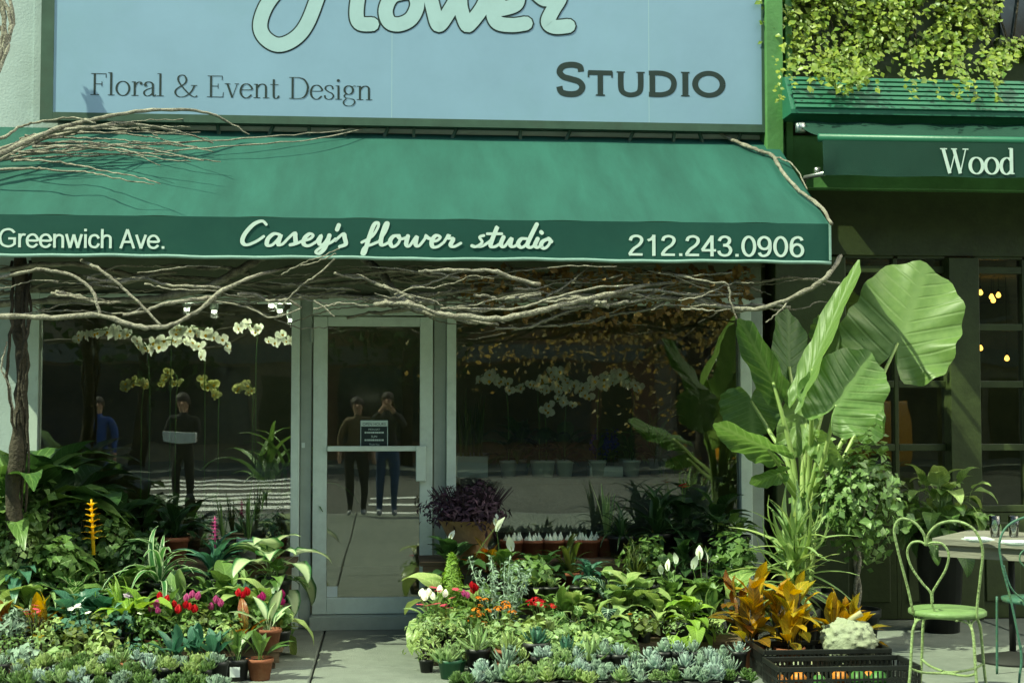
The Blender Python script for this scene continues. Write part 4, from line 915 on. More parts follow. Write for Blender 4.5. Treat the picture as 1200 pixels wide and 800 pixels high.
# --- left bed, back to front
plant('potted_philodendron','tall leafy climber plant at the left edge','plant',14,505,-.62,'frond','mid',30,'blackpot',.2)
plant('potted_philodendron','large leafy philodendron beside the vine trunk','plant',66,512,-.45,'broad','deep',22,'blackpot',.18)
plant('potted_schefflera','glossy green plant under the left end of the vine','plant',38,610,-.85,'frond','mid',30,'blackpot',.16)
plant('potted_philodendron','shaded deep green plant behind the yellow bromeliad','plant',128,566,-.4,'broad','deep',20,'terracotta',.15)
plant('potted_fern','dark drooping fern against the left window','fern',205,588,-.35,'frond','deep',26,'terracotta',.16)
plant('potted_anthurium','dark potted anthurium with one red spathe','plant',165,575,-.3,'upright','deep',12,'terracotta',.16)[0]
t,_,_ = plant('potted_paperwhites','potted paperwhite shoots in a grey pot by the left window','plant',291,566,-.3,'bulbleaf','mid',11,'greypot',.14,.075)
t,_,_ = plant('potted_paperwhites','slender green bulb shoots left of the grey pot','plant',262,574,-.28,'bulbleaf','mid',8,'blackpot',.12)
bushy('small_bulb_pot','small terracotta pot of white buds beside the door post','plant',322,602,-.28,'deep',120,.07,.03,'terracotta')
t,_,_ = plant('yellow_bromeliad','bromeliad with a bright yellow flower spike','bromeliad',108,660,-.95,'blade','mid',16,'blackpot',.13)
fl_at(t,'bromeliad','yellow',[(109,632)],1.35,tilt=.05)
plant('spider_plant','sunlit striped spider plant with arching narrow leaves','plant',187,622,-.98,'strap','edge',30,'blackpot',.14,wid=1.5)
t,_,_ = plant('pink_bromeliad','broad blue-green bromeliad with a pink flower','bromeliad',252,632,-.8,'blade','blue',18,'blackpot',.14,wid=1.5)
fl_at(t,'bromeliad','pink',[(252,632)],.8,tilt=.1)
plant('variegated_dracaena','drooping variegated plant with cream leaves beside the door','plant',318,630,-.85,'pothos','cream',26,'blackpot',.16)
plant('variegated_dracaena','green drooping plant under the cream leaves beside the door','plant',325,652,-.95,'heart','mid',20,'blackpot',.14)
plant('potted_dracaena','dark strap-leaved plant below the spider plant','plant',212,664,-.9,'blade','deep',20,'blackpot',.12)
plant('potted_dieffenbachia','pale leaved plant under the yellow bromeliad','plant',92,664,-1.12,'broad','varieg',16,'blackpot',.13)
plant('potted_fern','bluish fern at the far left below the tall leaves','fern',20,640,-1.0,'frond','blue',24,'blackpot',.14)
plant('potted_dieffenbachia','mid green plant between the bromeliad and the spider plant','plant',145,664,-1.08,'broad','mid',16,'blackpot',.12)
plant('potted_peace_lily','dark broad plant behind the pink cyclamens','plant',250,676,-1.1,'upright','deep',18,'blackpot',.12)
plant('potted_peace_lily','dark upright plant behind the striped white leaf','plant',290,672,-1.1,'upright','blue',16,'blackpot',.12)
plant('yellow_croton','yellow and green croton in the left bed','croton',46,696,-1.45,'croton','croton_yellow',16,'blackpot',.1)
plant('orange_croton','orange-red croton at the left picture edge','croton',4,702,-1.4,'croton','croton_red',16,'blackpot',.1)
plant('potted_hosta','blue-green broad leaved plant right of the yellow croton','plant',86,690,-1.42,'broad','blue',18,'blackpot',.1)
plant('potted_hosta','dark green broad leaved plant behind the small leafed pots','plant',114,694,-1.35,'heart','blue',18,'blackpot',.1)
plant('golden_fern','bright yellow-green fern behind the cyclamens','fern',136,674,-1.3,'sword','lime',24,'blackpot',.1,wid=1.3)
plant('golden_pothos','golden pothos leaves left of the red cyclamen','plant',152,698,-1.5,'pothos','lime',14,'blackpot',.1)
for px,py,Y,cl,pts,lab in ((188,712,-1.52,'red',[(187,702),(205,711),(193,706),(208,718)],'red cyclamen at the left end of the cyclamen row'),
    (178,718,-1.6,'pink',[(176,716),(186,718),(183,712)],'pink cyclamen low at the left of the cyclamen row'),
    (226,708,-1.5,'pink',[(224,700),(231,702),(218,704)],'pink cyclamen behind the red ones'),
    (222,716,-1.57,'red',[(222,714),(228,718),(217,712)],'small red cyclamen below the pink one'),
    (253,712,-1.52,'pink',[(253,706),(259,710),(247,714)],'lone pink cyclamen in the middle of the cyclamen row'),
    (286,708,-1.45,'red',[(285,700),(291,697),(279,698)],'red cyclamen behind the striped leaf plant'),
    (304,712,-1.5,'magenta',[(303,706),(308,703)],'magenta cyclamen left of the pale striped leaf'),
    (331,706,-1.45,'magenta',[(330,700),(331,708)],'magenta cyclamen at the walkway edge')):
    t,_,_ = bushy('potted_cyclamen',lab,'cyclamen',px,py,Y,'mid',90,.085,.045,'terracotta',shape=2)
    fl_at(t,'cyclamen',cl,pts,.95)
t,_,_ = bushy('potted_primula','lilac flowered pot beside the golden fern','plant',156,700,-1.4,'mid',60,.06,.04); fl_at(t,'single','lilac',[(153,695),(157,697),(150,698)],1.4)
plant('striped_leaf_plant','upright pale striped leaf plant with an orange rib at the walkway','plant',316,686,-1.62,'upright','cream',6,'terracotta',.12,.07)
plant('red_croton','small red-brown croton among the cyclamens','croton',288,704,-1.58,'croton','croton_red',10,'blackpot',.09)
plant('croton_seedling','olive orange croton beside the striped leaf','croton',330,716,-1.5,'croton','olive',9,'blackpot',.09)
bushy('dusty_plant','bushy pale flowering plant behind the upright dark leaves','plant',268,722,-1.62,'light',150,.12,.03)
bushy('dusty_plant','bushy light green plant behind the white tagged pot','plant',232,726,-1.66,'light',150,.12,.03)
for px,lab in ((205,'upright dark leaved pot left of the others in the front of the left bed'),(228,'upright dark leaved pot second along the front of the left bed'),(252,'upright dark leaved pot in the middle of the front row'),(278,'upright dark leaved plant in the black pot with a white tag'),(305,'upright dark leaved plant in a terracotta pot at the walkway')):
    t,h,z0 = plant('potted_anthurium',lab,'plant',px,728,-1.9,'upright','blue' if px < 270 else 'mid',9,'terracotta' if px > 300 else 'blackpot',.12,.075)
    if px == 278: part_box('tag', (-.03,-.079,.03), (.025,-.076,.085), 'paper', t)
for k,(px,py,mt) in enumerate(((12,738,'fresh'),(50,734,'mid'),(88,730,'fresh'),(122,734,'mid'),(155,742,'fresh'),(182,744,'mid'),(30,752,'fresh'),(70,754,'mid'),(105,752,'mid'),(142,756,'fresh'))):
    bushy('small_leafed_plant','small leafed green plant behind the grey succulents, '+ORD[(0,2,4,6,8,9,1,3,5,7)[k]]+' from the left','plant',px,py,-1.72-.12*(k > 5),('mid','fresh','olive','light','blue','mid','grey','fresh','light','mid')[k],(170,110,150,90)[k%4],.10+.03*(k%2),.026+.012*(k%4),'terracotta',group='small leafed pots in the left bed')
for px, lab in ((108,'long terracotta trough left in the left bed'),(146,'long terracotta trough right in the left bed')):
    p = P(px,768,-2.02); tr_ = thing('terracotta_trough',lab,'trough',(p.x,-2.02,0)); part_box('trough_body',(-.085,-.05,0),(.085,.05,.13),'terracotta',tr_,.008)

# --- low succulents along the front edge
def rosette_mesh(seed, layers, size, w, up, mat, nper=7):
    r = random.Random(seed); mb = MB()
    for l in range(layers):
        q = l/max(layers-1,1); el = radians(12+68*q)*up; L = size*(1-.55*q)
        for k in range(nper-(l > 2)):
            az = k*2*pi/nper+l*.45+r.uniform(-.08,.08); mb.curvar = r.random(); c, s = cos(az), sin(az); prev = None
            for i in range(4):
                u = i/3; a = el+radians(20)*u; d = .006+L*u; ww = w*size*(.5,1,.85,.05)[i]; x = cos(a)*d; z = sin(a)*d+.012*l
                row = [mb.vert((x*c-y*s, x*s+y*c, z+dz), max(u,.01), y/(w*size)) for y, dz in ((-ww,ww*.35),(0,-ww*.25),(ww,ww*.35),(0,ww*.55))]
                if prev:
                    for j in range(4): mb.face(prev[j], row[j], row[(j+1)%4], prev[(j+1)%4])
                prev = row
    return mb.mesh('rosette', M[mat], True)
ROS = {}
def succ(label, px, py, Y, kind, mat, size, group=None, pot='blackpot', z=None, name='potted_succulent'):
    key = (kind, mat, size)
    if key not in ROS:
        ROS[key] = [rosette_mesh(3+q, *dict(echeveria=(5,size,.28,1.0), agave=(4,size*1.25,.13,1.05), sedum=(3,size,.22,.9), aloe=(3,size*1.5,.10,1.1))[kind], 'leaf_'+mat, 9 if kind == 'agave' else 7) for q in range(3)]
    p = P(px, py, Y); zb = tier(Y) if z is None else z; t = thing(name, label, 'succulent', (p.x,Y,zb), group=group)
    hh = max(p.z-zb-size*.55, .05); z0 = add_pot(t, pot, size*.8, hh); r = random.Random(int(px*9+py)); o = stuff(put('rosette', r.choice(ROS[key]), t, (0,0,z0))); o.rotation_euler = (r.uniform(-.2,.2), r.uniform(-.2,.2), r.uniform(0,6)); s = r.uniform(.85,1.2); o.scale = (s,s,s*r.uniform(.9,1.3))
    if kind == 'sedum':
        for k in range(5):
            q = stuff(put('rosette', r.choice(ROS[key]), t, (r.uniform(-.8,.8)*size, r.uniform(-.8,.8)*size, z0+r.uniform(-.01,.02)))); q.rotation_euler = (r.uniform(-.3,.3), r.uniform(-.3,.3), r.uniform(0,6)); s = r.uniform(.5,.8); q.scale = (s,s,s*1.4)
    return t
for row, (py, Y, x0) in enumerate(((770,-2.06,6),(781,-2.22,-4),(795,-2.38,4))):
    for k in range(12):
        px = x0+k*22.5+rnd.uniform(-6,6)
        if px > 262: continue
        succ('small grey-green succulent in the left bed, '+ORD[k]+' from the left in the '+('back','middle','front')[row]+' row', px, py+rnd.uniform(-7,5), Y+rnd.uniform(-.05,.05), rnd.choice(('sedum','sedum','sedum','agave')), rnd.choice(('grey','silver','fresh','mid','light')), rnd.choice((.05,.062,.075)), 'grey succulents in the front of the left bed')

# --- right bed, back to front
t = thing('heather_bunch','dark purple heather bunch wrapped in brown paper beside the door','plant',(P(550,585,-.45).x,-.45,.5))
MB().lathe([(.10,0),(.13,.12),(.19,.24),(.22,.27)],18,closed=True).build('paper_wrap','kraft',t,True)
bush(t,'leaf_heather',1500,.265,.16,.33,.06,random.Random(4),1,0); 
mb = MB(); r = random.Random(8)
for k in range(160):
    az = r.uniform(0,6.28); q = r.random()**.5; a = Vector((cos(az)*.2*q,sin(az)*.2*q,.36)); b2 = a+Vector((cos(az)*.10*q,sin(az)*.10*q,.10+.03*r.random())); mb.tube([a,b2],[.004,.002],4)
stuff(mb.build('flower_spike','leaf_heather',t))
for k,(px,py) in enumerate(((600,612),(624,610),(648,612),(672,610),(690,616))):
    t = thing('bulb_pot','terracotta bowl of white sprouting bulbs at the right window, '+ORD[k]+' from the left','bulb pot',(P(px,640,-.33).x,-.33,.5),group='bulb bowls against the right window')
    z0 = add_pot(t,'terracotta',.085,.12); r = random.Random(k)
    for j in range(9):
        a = j*2.4; q = .062*sqrt((j+.5)/9); o = put('bulb', FLM.setdefault('bulb', MB().lathe([(.004,0),(.017,.012),(.018,.024),(.006,.042),(.002,.055)],8).mesh('bulb',M['pet_spathe'],True)), t, (cos(a)*q,sin(a)*q,z0-.006)); o.scale = (1,1,r.uniform(.8,1.4))
        put('shoot', use('bulbleaf','leaf_mid')[j%4], t, (cos(a)*q,sin(a)*q,z0+.03)).scale = (.06,.12,.05+.04*r.random())
plant('potted_paperwhites','tall paperwhite shoots in a terracotta pot at the right window','plant',710,562,-.3,'bulbleaf','fresh',14,'terracotta',.13,.09,wid=1.4)
plant('potted_gardenia','dark glossy gardenia with white buds at the door edge','plant',530,628,-.75,'broad','deep',22,'blackpot',.14)
fl_at(bpy.data.objects[[o.name for o in COL.objects if o.name.startswith('potted_gardenia')][-1]],'spathe','spathe',[(527,632),(582,616)],.7)
plant('potted_rubber_plant','red-brown leaved plant below the heather bunch','plant',572,625,-.7,'upright','croton_red',10,'blackpot',.14)
t,_,_ = plant('potted_anthurium','green plant with a white spathe beside the heather','plant',590,640,-.85,'broad','mid',16,'blackpot',.13)
fl_at(t,'spathe','spathe',[(582,622),(600,645)],.9)
plant('potted_calathea','dark ferny plant below the bulb bowls','plant',640,640,-.75,'broad','deep',20,'blackpot',.13)
plant('potted_bromeliad','brown tinted strap plant behind the fern','plant',668,634,-.68,'blade','olive',18,'terracotta',.14)
plant('potted_fern','bluish sword fern in the middle of the right bed','fern',690,655,-.9,'frond','blue',26,'blackpot',.13)
plant('yellow_sedge','yellow-brown grassy clump in the middle of the right bed','grass',745,630,-.85,'grass','olive',70,'blackpot',.13,wid=1.6)
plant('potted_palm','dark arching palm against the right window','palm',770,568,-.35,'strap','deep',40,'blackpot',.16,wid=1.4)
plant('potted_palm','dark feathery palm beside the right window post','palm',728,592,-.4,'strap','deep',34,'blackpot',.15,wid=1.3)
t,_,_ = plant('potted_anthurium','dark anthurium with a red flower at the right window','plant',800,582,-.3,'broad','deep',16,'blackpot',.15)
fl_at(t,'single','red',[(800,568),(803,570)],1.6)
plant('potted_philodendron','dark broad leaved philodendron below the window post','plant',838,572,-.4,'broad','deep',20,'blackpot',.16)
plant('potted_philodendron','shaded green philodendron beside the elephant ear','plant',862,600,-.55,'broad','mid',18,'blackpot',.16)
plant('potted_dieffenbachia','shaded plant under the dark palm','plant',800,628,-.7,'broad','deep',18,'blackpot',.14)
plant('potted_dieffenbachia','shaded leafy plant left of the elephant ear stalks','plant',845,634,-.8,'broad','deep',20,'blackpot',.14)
for px,py,Y,fl,lab in ((786,676,-1.1,[(783,668),(792,660),(775,672)],'peace lily with white flowers left of its pair'),(826,672,-1.08,[(820,655),(829,658),(812,666)],'peace lily with white flowers next to the croton')):
    t,_,_ = plant('peace_lily',lab,'peace lily',px,py,Y,'broad','mid',26,'blackpot',.13); fl_at(t,'spathe','spathe',fl,.75)
plant('dark_alocasia','dark arrow leaved alocasia with white veins','plant',712,676,-1.2,'heart','alocasia',9,'blackpot',.12)
plant('rosemary_neighbour','narrow leaved plant with white buds behind the red geranium','plant',660,680,-1.15,'upright','mid',20,'blackpot',.1)
# lemon cypress
p = P(530,646,-1.12); t = thing('lemon_cypress','small bright yellow-green cypress cone beside the door','conifer',(p.x,-1.12,.12)); z0 = add_pot(t,'terracotta',.07,.12); mb = MB(); r = random.Random(5); H = p.z-.12-z0
for k in range(1300):
    q = r.random()**.8; a = r.uniform(0,6.28); rr = .125*(1-q)**.75*(.6+.4*r.random())*(1+.25*sin(a*3+q*9)); pt = Vector((cos(a)*rr,sin(a)*rr,z0+H*q*.93)); small_leaf(mb, pt, (cos(a)*.9,sin(a)*.9,.2), .034, r, 1); 
stuff(mb.build('foliage','leaf_lime',t,True)); MB().tube([(0,0,z0-.02),(0,0,z0+H*.8)],[.008,.003],6).build('stem','bark_dark',t)
# rosemary spikes
t = thing('potted_rosemary','upright grey-green rosemary in the right bed','herb',(P(588,690,-1.3).x,-1.3,.12)); z0 = add_pot(t,'blackpot',.075,.11); mb = MB(); m2 = MB()
for k in range(11):
    a = k*2.4; q = .055*sqrt(k+.5)/1.2; bx_, by_ = cos(a)*q*.6, sin(a)*q*.6; tx, ty = cos(a)*q*1.5, sin(a)*q*1.5; top = P(588,650+r.uniform(0,22),-1.3).z-.12; m2.tube([(bx_,by_,z0),(tx,ty,top-.01)],[.004,.002],5)
    for j in range(75):
        u = j/75; pt = Vector((bx_+(tx-bx_)*u, by_+(ty-by_)*u, z0+(top-z0)*u)); az = j*2.4; small_leaf(mb, pt, (cos(az)*.4,sin(az)*.4,1.2) if False else (cos(az+1.6),sin(az+1.6),.8), .036, r, 1)
stuff(mb.build('foliage','leaf_grey',t,True)); stuff(m2.build('stem','leaf_grey',t))
t,_,_ = bushy('potted_cyclamen','white cyclamen at the left corner of the right bed','cyclamen',506,708,-1.4,'mid',90,.09,.045,'terracotta',shape=2); fl_at(t,'cyclamen','white',[(493,698),(503,697),(498,703),(508,702),(521,699),(515,694)],1.1)
t,_,_ = bushy('pink_dianthus','small rose-pink flowered plant around the white cyclamen','plant',520,712,-1.5,'light',120,.11,.03); fl_at(t,'single','rose',[(492,708),(502,709),(512,707),(520,709),(508,688),(514,692),(526,712),(534,690),(540,693),(530,700)],1.3)
t,_,_ = bushy('potted_cyclamen','magenta cyclamen in front of the lemon cypress','cyclamen',546,706,-1.4,'mid',70,.07,.045,'terracotta',shape=2); fl_at(t,'cyclamen','pink',[(544,698),(549,700)],.9)
t,_,_ = bushy('potted_cyclamen','red cyclamen left of the rosemary','cyclamen',558,704,-1.33,'mid',70,.07,.045,'terracotta',shape=2); fl_at(t,'cyclamen','red',[(553,689),(558,692),(555,695)],.9)
t,_,_ = bushy('orange_kalanchoe','orange flowered kalanchoe in front of the rosemary','plant',582,722,-1.52,'fresh',150,.14,.04); fl_at(t,'cluster','orange',[(552,724),(562,722),(572,716),(584,714),(595,712),(600,718),(566,731),(548,730),(592,708),(558,716)],.62); fl_at(t,'cluster','orange',[(561,702),(569,703),(563,710)],.5)
t,_,_ = bushy('red_geranium','red geranium with one full flower head','geranium',634,718,-1.42,'fresh',140,.12,.045,shape=2); fl_at(t,'cluster','red',[(627,704),(621,708),(632,708)],.85)
t,_,_ = bushy('red_geranium','small geranium with a dark red bud right of the full one','geranium',652,722,-1.45,'fresh',100,.09,.04,shape=2); fl_at(t,'cluster','red',[(647,711)],.75)
plant('variegated_leaf_plant','broad light variegated leaves beside the dark alocasia','plant',678,698,-1.5,'broad','varieg',10,'blackpot',.1)
plant('variegated_leaf_plant','light broad leaves right of the geraniums','plant',700,700,-1.5,'broad','light',10,'blackpot',.1)
t,_,_ = bushy('ornamental_pepper','bushy plant with tiny orange peppers','plant',748,714,-1.5,'fresh',210,.13,.03); fl_at(t,'single','orange',[(760,722),(748,726),(738,719),(765,732),(752,738)],.8)
plant('lime_pothos','bright lime pothos with broad leaves in the right bed','plant',806,703,-1.55,'pothos','lime',30,'blackpot',.12,.075)
plant('lime_pothos','light green broad leaved plant below the peace lily','plant',772,690,-1.35,'broad','light',16,'blackpot',.1)
plant('potted_arrowhead','white tipped light arrow leaves under the grassy clump','plant',742,672,-1.15,'heart','fresh',14,'blackpot',.1)
for k,(px,py,Y,mt,sz,sh) in enumerate(((505,718,-1.62,'fresh',.045,1),(530,722,-1.6,'light',.045,1),(500,736,-1.75,'light',.045,1),(538,742,-1.75,'fresh',.04,1),(598,728,-1.66,'fresh',.045,2),(622,726,-1.6,'light',.04,2),(650,730,-1.64,'fresh',.045,2),(612,742,-1.78,'light',.045,2),(640,744,-1.8,'fresh',.045,2),(575,742,-1.72,'fresh',.04,2),(680,736,-1.68,'light',.045,2),(708,738,-1.7,'fresh',.05,0),(730,748,-1.76,'mid',.05,0),(668,752,-1.82,'fresh',.04,2))):
    bushy('green_bedding_plant','bushy light green bedding plant in the right bed, '+ORD[(1,2,0,3,5,7,9,6,8,4,11,12,13,10)[k]]+' from the walkway','plant',px,py,Y,mt,170,.12,sz,'greenpot' if k%3 == 0 else 'blackpot',group='bedding plants in the right bed',shape=sh)
for px,py,Y,kind,mt,size,pot,lab in ((527,762,-1.95,'sedum','fresh',.085,'greenpot','pale green sedum in a green pot at the walkway corner'),(560,748,-1.85,'aloe','fresh',.09,'blackpot','aloe with pale fleshy leaves behind the echeveria'),
    (596,748,-1.86,'aloe','light',.10,'terracotta','fleshy pale leaved succulent with reddish rims'),(628,740,-1.84,'agave','blue',.10,'blackpot','blue-green spiky agave left in the succulents'),(664,756,-1.9,'aloe','blue',.11,'blackpot','long leaved aloe in the middle of the succulents'),
    (692,762,-1.95,'aloe','fresh',.10,'blackpot','broad leaved aloe right of the middle'),(566,784,-2.1,'echeveria','silver',.085,'terracotta','round silver echeveria in a terracotta pot'),(594,768,-2.0,'agave','grey',.085,'terracotta','small grey spiky agave beside the echeveria'),
    (640,790,-2.25,'echeveria','fresh',.08,'blackpot','plump green rosette in the front of the succulents'),(588,798,-2.3,'agave','grey',.085,'blackpot','grey spiky rosette at the bottom picture edge')):
    succ(lab, px, py, Y, kind, mt, size, pot=pot)
for k in range(10):
    px = 708+k*17.5; succ('silvery blue rosette succulent in the back row left of the crate, '+ORD[k]+' from the left', px, 762+rnd.uniform(-9,5), -1.98-.02*(k%3), 'agave' if k % 4 else 'echeveria', 'silver' if k%2 else 'grey', .06, 'silver rosettes by the crate')
for k in range(9):
    px = 716+k*17.5; succ('silvery blue rosette succulent in the front row left of the crate, '+ORD[k]+' from the left', px, 780+rnd.uniform(-9,5), -2.16, 'agave' if k % 3 else 'echeveria', 'silver' if k%2 else 'grey', .065, 'silver rosettes second row')
for row,(py,Y) in enumerate(((768,-2.0),(782,-2.16),(797,-2.34))):
    for k in range(9 if row < 2 else 17):
        px = 528+k*21+row*5
        if row < 2 and (px < 606 or px > 705): continue
        succ('small jade succulent in the right bed, '+ORD[k]+' from the walkway in the '+('back','middle','front')[row]+' jade row', px, py+rnd.uniform(-8,5), Y+rnd.uniform(-.05,.05), rnd.choice(('sedum','sedum','echeveria','agave')), rnd.choice(('fresh','light','mid','grey','silver')), rnd.choice((.05,.065,.08)), 'jade succulents in the right bed')

# ------------------------------------------------------------------ elephant ear
ee = thing('elephant_ear','tall elephant ear plant with huge ruffled leaves','plant',(P(940,650,-1.12).x,-1.12,0)); EL = Vector(ee.location)
z0 = add_pot(ee,'blackpot',.2,.36)
EAR = [ear_mesh(MB(), .62, ruffle=.055, pleat=.004).mesh('leaf', M['leaf_ear'], True), ear_mesh(MB(), .55, ruffle=.08, cup=.2).mesh('leaf', M['leaf_ear'], True), ear_mesh(MB(), .50, ruffle=.05, cup=.3).mesh('leaf', M['leaf_ear'], True), ear_mesh(MB(), .62, ruffle=.07, pleat=.011).mesh('leaf', M['leaf_ear'], True)]
def ear(mesh, a, b, tilt, wpx, Y, dY=0.0, base=(940,640)):
    """leaf joint at pixel a, tip at pixel b; wpx = half width; tilt = turn of the blade about its rib (0: faces the viewer)"""
    A = P(a[0],a[1],Y); B = P(b[0],b[1],Y+dY); ex = (B-A); L = ex.length; ex.normalize()
    nrm = Vector((0,-1,0)); nrm = (nrm-ex*nrm.dot(ex)).normalized(); nrm = Quaternion(ex, tilt) @ nrm; ey = nrm.cross(ex)
    w = wpx*(10+Y)/F/max(abs(cos(tilt)),.25)/(.62,.55,.50,.62)[mesh]
    m = Matrix((ex*L, ey*w, nrm*min(L,w))).transposed().to_4x4(); m.translation = A-EL
    o = put('leaf', EAR[mesh], ee); o.matrix_local = m
    b0 = P(base[0],base[1],-1.12); q = spline([tuple(Vector((b0.x*.35+EL.x*.65, -1.12, .36))-EL), tuple(b0-EL), tuple((b0*.45+A*.55)-EL+Vector((0,-.02,.02))), tuple(A-EL-nrm*.002)], 5)
    n = len(q); MB().tube(q, [.022-.012*k/(n-1) for k in range(n)], 7).build('stalk', 'leaf_light', ee, True)
ear(0,(1052,402),(1086,306),-.40,63,-.86,.10,(962,600))
ear(3,(980,474),(1022,412),-.35,46,-1.52,.06,(950,600))
ear(2,(952,432),(1007,302),-1.2,7.5,-1.46,.05,(948,560))
ear(1,(906,448),(866,372),-.75,15,-1.1,-.15,(932,560))
ear(2,(900,526),(836,497),-.95,14,-1.45,-.1,(935,590))
ear(0,(925,430),(925,362),.3,26,-.75,.1,(940,560))
ear(0,(880,470),(882,512),.5,34,-.8,.0,(928,560))
ear(0,(985,392),(968,420),.4,34,-.7,.1,(946,560))
ear(1,(945,470),(918,540),.35,22,-1.0,-.1,(940,590))
ear(1,(1012,470),(1022,522),.3,22,-1.05,-.1,(950,590))
ear(2,(912,555),(878,566),-.6,11,-1.35,.0,(938,600))
ear(2,(960,520),(985,552),.6,14,-1.25,-.1,(945,600))

# --- dracaena, ficus, pothos, crotons around it
dx_ = P(930,560,-1.5); t = thing('potted_dracaena','spiky sunlit dracaena in front of the elephant ear','plant',(dx_.x,-1.5,0)); z0 = add_pot(t,'blackpot',.15,.3)
stemmed(t, use('spike','leaf_fresh'), 80, .48, .36, .70, random.Random(12), 1.45, lmin=.6); stemmed(t, use('spike','leaf_light'), 50, .46, .38, .72, random.Random(13), 1.45, lmin=.6)
fx = P(1003,520,-1.25); t = thing('potted_ficus','small leaved ficus standard with a pale twisted trunk','tree',(fx.x,-1.25,0)); z0 = add_pot(t,'blackpot',.14,.26)
cz = P(1003,585,-1.25).z
bush(t,'leaf_mid',1150,.30,.36,cz,.062,random.Random(21),0,0,name='crown')
bush(t,'leaf_fresh',260,.32,.37,cz+.03,.055,random.Random(22),0,0,name='crown')
for s in (0, pi):
    q = [(cos(k*.55+s)*.014, sin(k*.55+s)*.014, z0-.02+(cz-z0)*k/22) for k in range(23)]; MB().tube(q, .013, 6).build('trunk','bark',t,True)
mb = MB()
for k in range(9): a = k*2.4; mb.tube([(0,0,cz-.3),(cos(a)*.1,sin(a)*.1,cz-.1),(cos(a)*.22,sin(a)*.22,cz+.18)],[.01,.007,.003],5)
stuff(mb.build('limb','bark',t))
t,_,_ = plant('potted_pothos','bushy pothos on a tall planter behind the bistro table','plant',1100,556,-.55,'pothos','mid',0,'blackpot',.70,.17,z=0.0,crown=.12)
for q in range(4): leaf_objs(t, use('pothos','leaf_light' if q == 3 else 'leaf_mid'), 34, .33, .62+.09*q, .6, .22, r=random.Random(2+q))
for px,py,Y,mats,lab in ((878,660,-1.78,('croton','croton_yellow','croton_red'),'tall red and orange croton in a terracotta pot'),(924,662,-1.86,('croton_yellow','croton','croton_yellow'),'yellow and orange croton in the middle of the crotons'),(986,694,-1.8,('croton_yellow','croton'),'low yellow croton behind the warty gourd')):
    p = P(px,py,Y); t = thing('croton',lab,'croton',(p.x,Y,0)); z0 = add_pot(t,'terracotta',.09,.13); h = p.z
    for q in range(3):
        m_ = mats[q%len(mats)]; stemmed(t, use('croton','leaf_'+m_), 11, .23, z0+.04+.03*q, max(h-.17,z0+.08), random.Random(int(px)+q), 1.45, off=(cos(q*2.1+px)*.075, sin(q*2.1+px)*.06))
    for q in range(2): a = q*3.1+px; leaf_objs(t, use('croton','leaf_'+mats[(q+1)%len(mats)]), 9, .26, z0+.05, .6, .08, r=random.Random(int(px)+9+q), wid=1.4)

# --- foliage filling the gaps in both beds
fr_ = random.Random(77); KINDS = (('broad','mid'),('upright','fresh'),('heart','mid'),('blade','fresh'),('pothos','light'),('broad','light'),('upright','mid'),('frond','mid'))
for side, xs_, in (('left',[8,30,58,76,100,122,146,168,196,216,240,262,284,306]),('right',[500,520,548,572,604,626,650,674,694,716,736,760,784,812,836,856])):
    for k, px in enumerate(xs_):
        for row, (Y, py) in enumerate(((-1.2,690),(-1.02,672))):
            sh_, mt_ = fr_.choice(KINDS)
            plant('foliage_plant','leafy green pot plant, '+ORD[k]+' from the left in the '+('lower','upper')[row]+' row of the '+side+' bed','plant',px+fr_.uniform(-8,8),py+fr_.uniform(-10,8)+(6 if side == 'right' and px < 600 else 0),Y+fr_.uniform(-.05,.02),sh_,mt_,fr_.randint(10,15),'blackpot',.09,group='leafy pots filling the '+side+' bed')
for k, px in enumerate([16,42,66,92,118,140,172,198,236]):
    bushy('trailing_plant','low trailing green plant in the left bed, '+ORD[k]+' from the left','plant',px,714+fr_.uniform(-6,8),-1.55,fr_.choice(('mid','fresh','light','olive','blue','grey')),fr_.randint(90,170),fr_.uniform(.09,.13),fr_.uniform(.028,.06),group='trailing plants in the left bed',shape=fr_.choice((0,1,2)))
    if k in (1,3,6): fl_at([o for o in COL.objects if o.name.startswith('trailing_plant')][-1],'single',('white','rose','yellow')[k%3],[(px+fr_.uniform(-12,12),712+fr_.uniform(-8,10)) for q in range(7)],1.1)
for k, px in enumerate([512,540,566,598,632,664,690,722,756,792,830]):
    bushy('trailing_plant','low trailing green plant in the right bed, '+ORD[k]+' from the left','plant',px,724+fr_.uniform(-6,8),-1.56,fr_.choice(('fresh','mid','light','olive','blue','lime')),fr_.randint(90,180),fr_.uniform(.09,.14),fr_.uniform(.028,.062),group='trailing plants in the right bed',shape=fr_.choice((0,1,2)))

for k,(px,py,Y,mt,lab) in enumerate(((10,540,-.8,'mid','leafy green bush at the left picture edge'),(48,556,-.72,'mid','leafy green bush beside the thin vine trunk'),(86,572,-.66,'deep','dark leafy bush behind the yellow bromeliad, left'),(132,596,-.7,'mid','leafy bush behind the yellow bromeliad, right'),(22,606,-1.0,'fresh','light green bush low at the left picture edge'),(70,624,-1.02,'mid','green bush left of the yellow bromeliad'),(160,622,-.8,'deep','dark leafy bush left of the spider plant'),(760,628,-.75,'mid','leafy bush behind the peace lilies'),(620,650,-.9,'mid','leafy bush below the bulb bowls'),(860,620,-.85,'mid','leafy bush between window post and elephant ear'))):
    bushy('leafy_bush',lab,'bush',px,py,Y,mt,330,.17,.06,'blackpot',shape=(0,2)[k%2])

